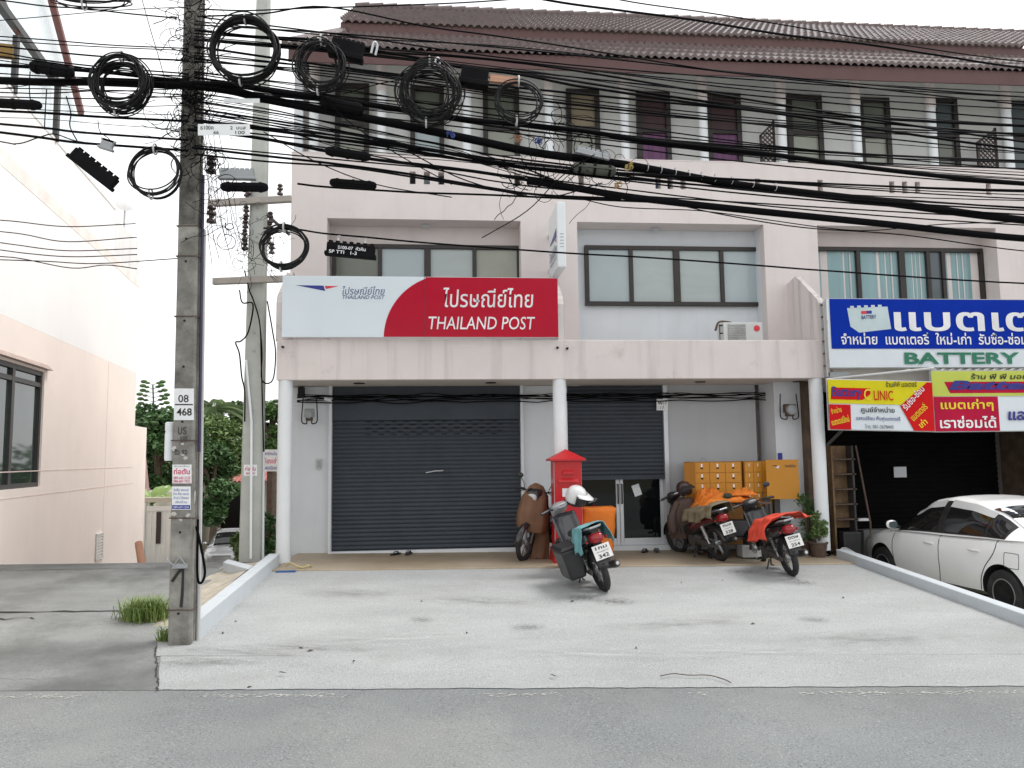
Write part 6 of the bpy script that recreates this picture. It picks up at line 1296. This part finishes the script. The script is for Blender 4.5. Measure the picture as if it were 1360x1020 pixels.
# left side
for pts, r_, lb_ in (
    ([(-30,106),(60,109),(120,109),(200,112),(250,114)], .036, 'thickest black cable bundle running left from the dark pole'),
    ([(-30,85),(60,90),(140,96),(200,103),(250,108)], .017, 'black cable bundle just above the thickest one at the left'),
    ([(-30,146),(60,150),(130,155),(250,161)], .012, 'straight black cable below the large coil at the left'),
    ([(-30,162),(60,170),(110,176),(250,186)], .011, 'second straight black cable below the large coil'),
    ([(-30,172),(50,182),(100,189),(180,195),(250,200)], .012, 'lowest straight black cable left of the pole'),
    ([(-30,183),(20,191),(50,183),(72,178),(100,187),(135,192)], .006, 'loose wavy wire swinging under the lowest left cables'),
    ([(-30,-4),(60,8),(110,11),(170,18),(235,24)], .007, 'high slim cable crossing the roof frame at the upper left')):
    wire(pts, r_, label=lb_)
for ys_, r_ in (((46,53,60,64),.006),((51,58,63,67),.005),((58,68,76,80),.008),((64,80,90,97),.007),((72,82,95,101),.007),((76,88,92,104),.005),((96,101,104,108),.006),((117,118,121,118),.005),((122,124,120,126),.006),((128,130,131,128),.006),((135,138,142,140),.004),((140,146,150,153),.004),((155,158,166,172),.003),((120,113,123,131),.004),((30,22,14,10),.004)):
    wire([(-30+90*i+rw.uniform(-3,3), y) for i, y in enumerate(ys_)]+[(250,ys_[3]+rw.uniform(0,4))], r_, 7.28+.35*rw.random(), label=LL, grp='cables left of the pole')
for pts in ([(-30,290),(20,294),(90,301),(180,297)], [(-30,304),(30,311),(90,321),(182,315)], [(-30,318),(20,325),(90,333),(182,330)], [(-30,328),(40,337),(100,341),(182,338)], [(-30,338),(25,343),(95,356),(140,352),(182,357)], [(-30,344),(60,347),(130,350),(240,343)]):
    wire(pts, .006, 9.6, label='thin service wire strung before the pale left building', grp='service wires before the left building')
# vertical drops and droppers at the left
for pts, r_, lb_ in (([(40,95),(39,118),(41,140)], .005, 'short dropper wire between the left cables nearest the splice case'), ([(62,118),(60,150),(59,172)], .005, 'short dropper wire hanging below the thickest left bundle'), ([(88,128),(94,150),(93,168),(104,190)], .006, 'black wire curving down to the tilted splice box'), ([(186,-10),(200,40),(212,80),(222,118)], .004, 'thin slanting wire coming down to the pole from above'), ([(130,160),(133,175),(146,186),(148,200)], .004, 'thin looping dropper wire left of the small coil')):
    wire(pts, r_, 7.33, label=lb_, grp=GR)
# coils of spare cable hung on the lines
def coil(px, py, rx, ry, n, r_, label, Y=7.25, spread=.03, sx=0, ties=((.5,1),)):
    c = P(px, py, Y); s_ = Y/F*1.04; t = thing('cable_coil', label, 'cable coil', tuple(c-Vector((0,0,ry*s_))), 'coils of spare cable'); rnd = random.Random(int(px)); mb = MB()
    for i in range(n):
        k = i/max(1,n-1); a = (rx*(1-.0*k)+rnd.gauss(0,1.6))*s_*(1-spread*2.2*rnd.random()); b = (ry+rnd.gauss(0,1.6))*s_*(1-spread*2.2*rnd.random()); ox = sx*s_*k+rnd.gauss(0,.5)*s_; oy = rnd.uniform(-.07,.07); oz = rnd.gauss(0,.8)*s_; tl_ = rnd.uniform(-.06,.06); ph = rnd.random()*6
        mb.tube([c+Vector((ox+a*math.cos(6.283*j/36)*(1+.02*math.sin(3*6.283*j/36+ph)), oy+tl_*math.sin(6.283*j/36), oz+b*math.sin(6.283*j/36)*(1+.02*math.sin(2*6.283*j/36+ph)))) for j in range(36)], r_, 5, closed=True)
    mb.build('loops', m_coil, t, smooth=True, ang=85); mb = MB()
    for a_ in (1.57, 4.6):
        mb.torus(c+Vector((sx*s_*.5+rx*s_*.95*math.cos(a_), 0, ry*s_*.95*math.sin(a_))), .05, .006, 'X', 16, 5, 1.5)
    mb.build('ties', m_conduit, t); return t
m_coil = mat('coil_black', (.006,.006,.007), .5, spec=.25, var=.3, vs=6)
coil(160,111,38,38,34,.0065,'broad coil of black cable hung on the lines left of the pole', spread=.19)
coil(205,228,32,31,9,.007,'small neat ring of cable against the left side of the pole', spread=.025, Y=7.33)
coil(325,66,43,44,26,.007,'large coil of cable between the dark pole and the roof corner', spread=.06)
coil(421,86,34,36,18,.006,'coil of cable hanging before the left end of the roof', spread=.13, sx=10)
coil(566,122,44,44,26,.006,'largest coil of cable hanging before the third floor', spread=.18, sx=9)
coil(689,134,32,29,7,.007,'single thin ring of cable right of the largest coil', spread=.05)
coil(377,328,29,27,9,.007,'low ring of cable before the wall corner above the signboard', spread=.04, Y=7.38)
coil(118,-2,52,9,8,.006,'coil seen edge on at the very top left of the cables', spread=.1)
# splice cases
m_spl = mat('splice_plastic', (.005,.005,.006), .7, var=.3, vs=8, spec=.1)
def splice(a, b, r_, label, Y=7.33, box=False, ribs=8, hooks=False, m_=None):
    pa, pb = P(*a, Y), P(*b, Y); d = (pb-pa); L_ = d.length; d.normalize(); up = Vector((-d.z,0,d.x)); t = thing('splice_case', label, 'splice case', tuple((pa+pb)/2-Vector((0,0,r_))), 'cable splice cases')
    mm = m_ or m_spl; mb = MB()
    if box:
        M = Matrix(((d.x,0,up.x,0),(d.y,1,up.y,0),(d.z,0,up.z,0),(0,0,0,1))); mb.box(0,L_,-r_*.6,r_*.6,-r_,r_)
        mb.xf(Matrix.Translation(pa) @ M); o = mb.build('case', mm, t, bevel=.012)
        mb = MB(); mb.box(-.015,L_+.015,-r_*.7,r_*.7,-r_*1.05,-r_*.45); mb.xf(Matrix.Translation(pa) @ M).build('base_tray', mm, t, bevel=.008)
        mb = MB()
        for i in range(7): x = L_*(i+.5)/7; mb.box(x-.018,x+.018,-r_*.3,r_*.3,r_*1.0,r_*1.0+.02)
        mb.xf(Matrix.Translation(pa) @ M).build('ports', mm, t)
    else:
        mb.tube([pa, pa.lerp(pb,.03), pa.lerp(pb,.10), pa.lerp(pb,.90), pa.lerp(pb,.97), pb], [r_*.45,r_*.8,r_,r_,r_*.8,r_*.45], 14); mb.build('case', mm, t, smooth=True, ang=35)
        mb = MB(); q = pa-up*r_*.0
        mb.loft([[pa.lerp(pb,k)+up*r_*z+Vector((0,y,0)) for y, z in ((-r_*1.18,-.14),(r_*1.18,-.14),(r_*1.18,.14),(-r_*1.18,.14))] for k in (.06,.94)]); mb.build('flange', mm, t)
        mb = MB()
        for k in (.16,.5,.84): mb.tube([pa.lerp(pb,k)-d*.012, pa.lerp(pb,k)+d*.012], r_*1.12, 14)
        mb.build('clamp_bands', m_spl, t)
    if hooks:
        mb = MB()
        for k in (.22,.78): c = pa.lerp(pb,k)+up*r_; mb.tube([c-up*.01, c+up*.05], .01, 6); mb.torus(c+up*.06, .014, .004, 'Y', 12, 5)
        mb.build('hooks', m_chrome, t)
    return t
splice((432,200),(492,209),.045,'long black splice case on the second lowest line', 7.37)
splice((438,242),(500,247),.042,'lower small splice case near the roof of the first windows', 7.43)
splice((293,248),(356,249),.045,'black splice case hanging across the pale pole', 7.33)
splice((425,135),(483,146),.055,'fat black splice case under the coil at the roof corner', 7.38, ribs=0)
splice((40,88),(98,97),.055,'black splice case on the lines at the left before the broad coil', 7.33)
splice((-20,136),(55,140),.045,'black splice case cut by the left edge of the picture', 7.33)
splice((97,203),(152,246),.062,'tilted black splice box dangling at the left', 7.33, box=True, hooks=False)
t = splice((434,330),(498,336),.062,'black splice box with white writing hung low before the windows', 7.35, box=True, hooks=True)
pa, pb = P(434,330,7.35), P(498,336,7.35); d = (pb-pa).normalized(); up = Vector((-d.z,0,d.x)); mb = MB(); o = pa+Vector((0,-.062*.7-.004,0))
mb.text('S100-07  หัวหิน', o+d*.11-up*.005, d, up, .26, .035, bold=.01); mb.text('SP TTI   1-3', o+d*.03-up*.05, d, up, .26, .032, bold=.01); mb.build('lettering', m_textw, t)
splice((440,62),(482,72),.085,'flat black splice box on the eave cable at the roof corner', 7.29, box=True, hooks=False)
splice((612,100),(648,106),.085,'flat black splice box on the eave cable right of the largest coil', 7.29, box=True, hooks=False)
splice((760,222),(818,228),.055,'ribbed dark splice case in the tangle above the light box', 7.33, m_=mat('mossy_plastic', (.06,.065,.05), .7, var=.3, vs=20))
splice((766,199),(808,209),.03,'small grey terminal block in the tangle above the light box', 7.31, box=True, hooks=False, m_=m_grey)
splice((292,232),(338,233),.045,'grey metal amplifier box with scratched writing between the poles', 7.38, box=True, hooks=False, m_=m_grey)
splice((134,191),(150,196),.04,'small grey junction box on the left lines by the tilted splice box', 7.33, box=True, hooks=False, m_=m_grey)
splice((-20,66),(16,70),.055,'yellow case on the lines at the left edge', 7.53, box=True, hooks=False, m_=mat('ochre_case', (.25,.15,.03), .6))
splice((650,105),(688,109),.03,'copper coloured label sleeve beside the thin ring of cable', 7.28, box=True, hooks=False, m_=mat('copper_sleeve', (.45,.24,.15), .5))
for i, (x, y) in enumerate(((497,64),(580,85))):
    c = P(x, y, 7.31); mb = MB(); mb.tube(catmull([c+Vector((-.03,0,-.05)), c+Vector((0,-.02,.05)), c+Vector((.03,0,.03)), c+Vector((.01,.02,-.06))], 4), .012, 6); mb.solo('cable_clip', m_alu, ['white clip on the eave cable near the roof corner', 'white clip on the eave cable above the largest coil'][i], 'clip')
# white tags on the pole
notice('cable_tag', 263, 332, 165, 180, 'white cable tag plate with black writing beside the dark pole', 'tag', [('ธ100ค',.05,.5,.25,.35,m_ink,.01),('2  บบส',.62,.52,.3,.3,m_ink,.01),('66',.30,.1,.1,.3,m_ink,.01),('100',.72,.1,.18,.3,m_ink,.01)], Y=7.27)
notice('cable_tag', 297, 345, 131, 137, 'narrow pale tag strip under the thickest cable bundle', 'tag', [], Y=7.33)
# tangles of thin wire: loops nobody could count
def tangle(name, cs, n, sc, label, seed, r_=.0035, Y=7.38, dy=.12, big=1):
    rnd = random.Random(seed); mb = MB()
    for _ in range(n):
        x, y = rnd.choice(cs); x += rnd.gauss(0,sc[0]*.5); y += rnd.gauss(0,sc[1]*.5); pts = []; a = rnd.random()*6.28; q = P(x, y, Y+rnd.uniform(-dy,dy)); cv = rnd.uniform(-.9,.9); l = rnd.uniform(.025,.06)*big
        for k in range(rnd.randint(5,10)): pts.append(q.copy()); a += cv+rnd.uniform(-.35,.35); q += Vector((math.cos(a)*l, rnd.uniform(-.02,.02), math.sin(a)*l))
        mb.tube(catmull(pts, 3), rnd.uniform(.6,1.3)*r_, 4, cap=False)
    o = mb.build(name, m_cable); tag(o, label, 'wire tangle', kind='stuff'); return o
tangle('wire_tangle', [(268,20),(270,60),(272,110),(275,150),(275,190),(280,215),(285,250),(295,290)], 110, (9,40), 'mass of thin tangled wires clinging to the right side of the dark pole', 1)
tangle('wire_tangle', [(228,30),(230,80),(226,130),(222,150),(234,175),(236,195)], 9, (7,36), 'mass of thin tangled wires clinging to the left side of the dark pole', 2)
tangle('wire_tangle', [(250,30),(252,80),(250,120),(248,160),(252,185)], 130, (14,40), 'net of thin wires wrapped over the front of the dark pole', 3, Y=7.58, dy=.05)
tangle('wire_tangle', [(690,232),(700,238),(715,245),(770,210),(800,215),(830,225),(790,240),(760,180),(740,175),(720,190)], 70, (26,16), 'snarl of loose thin wires around the splice cases above the light box', 4, big=1.5)
tangle('wire_tangle', [(323,300),(326,330),(330,350),(357,310),(360,335)], 70, (8,26), 'tangled wires about the insulators of the pale pole', 5, Y=11.1)
# long thin strands hanging down between the poles
for i in range(9):
    x = rw.uniform(266,296); y = rw.uniform(150,220); x2 = x+rw.uniform(5,45); wire([(x,y),(x+(x2-x)*.3+rw.uniform(-5,5),y+40),(x2-3,y+rw.uniform(80,120)),(x2+rw.uniform(0,10),y+rw.uniform(130,170))], .0035, 7.53, label='thin loose strand hanging between the two poles', grp='loose strands between the poles', dY=.6, n=4)
# clutter of clips and coloured wire on the bundle
for i, (x, y, c_, lb_) in enumerate(((714,188,(.02,.05,.22),'bundle of blue wire on the cables near the thin ring'),(598,178,(.03,.06,.25),'small blue tie round the thickest bundle'),(688,184,(.35,.18,.10),'brown wrapped sleeve on the cables below the thin ring'),(822,246,(.30,.17,.03),'pair of yellow clips dangling under the ribbed splice case'),(835,220,(.40,.30,.08),'yellow clip on the bundle beside the ribbed splice case'))):
    rnd = random.Random(i); mb = MB(); q = P(x, y, 7.25)
    for _ in range(9): mb.torus(q+Vector((rnd.uniform(-.03,.03),rnd.uniform(-.02,.02),rnd.uniform(-.03,.03))), rnd.uniform(.010,.022), .004, rnd.choice('XYZ'), 12, 4)
    mb.solo('wire_bunch', mat('coloured_wire', c_, .5), lb_, 'wire bunch')
mb = MB()
for i, x in enumerate((860,878,897,915,932,950,972,1000,1030)):
    y = 224+(x-860)*.155; c = P(x, y-2, 7.40); mb.torus(c, .036, .004, 'X', 14, 5)
mb.solo('cable_ties', m_alu, 'row of pale metal ties along the thickest bundle right of the light box', 'cable ties')
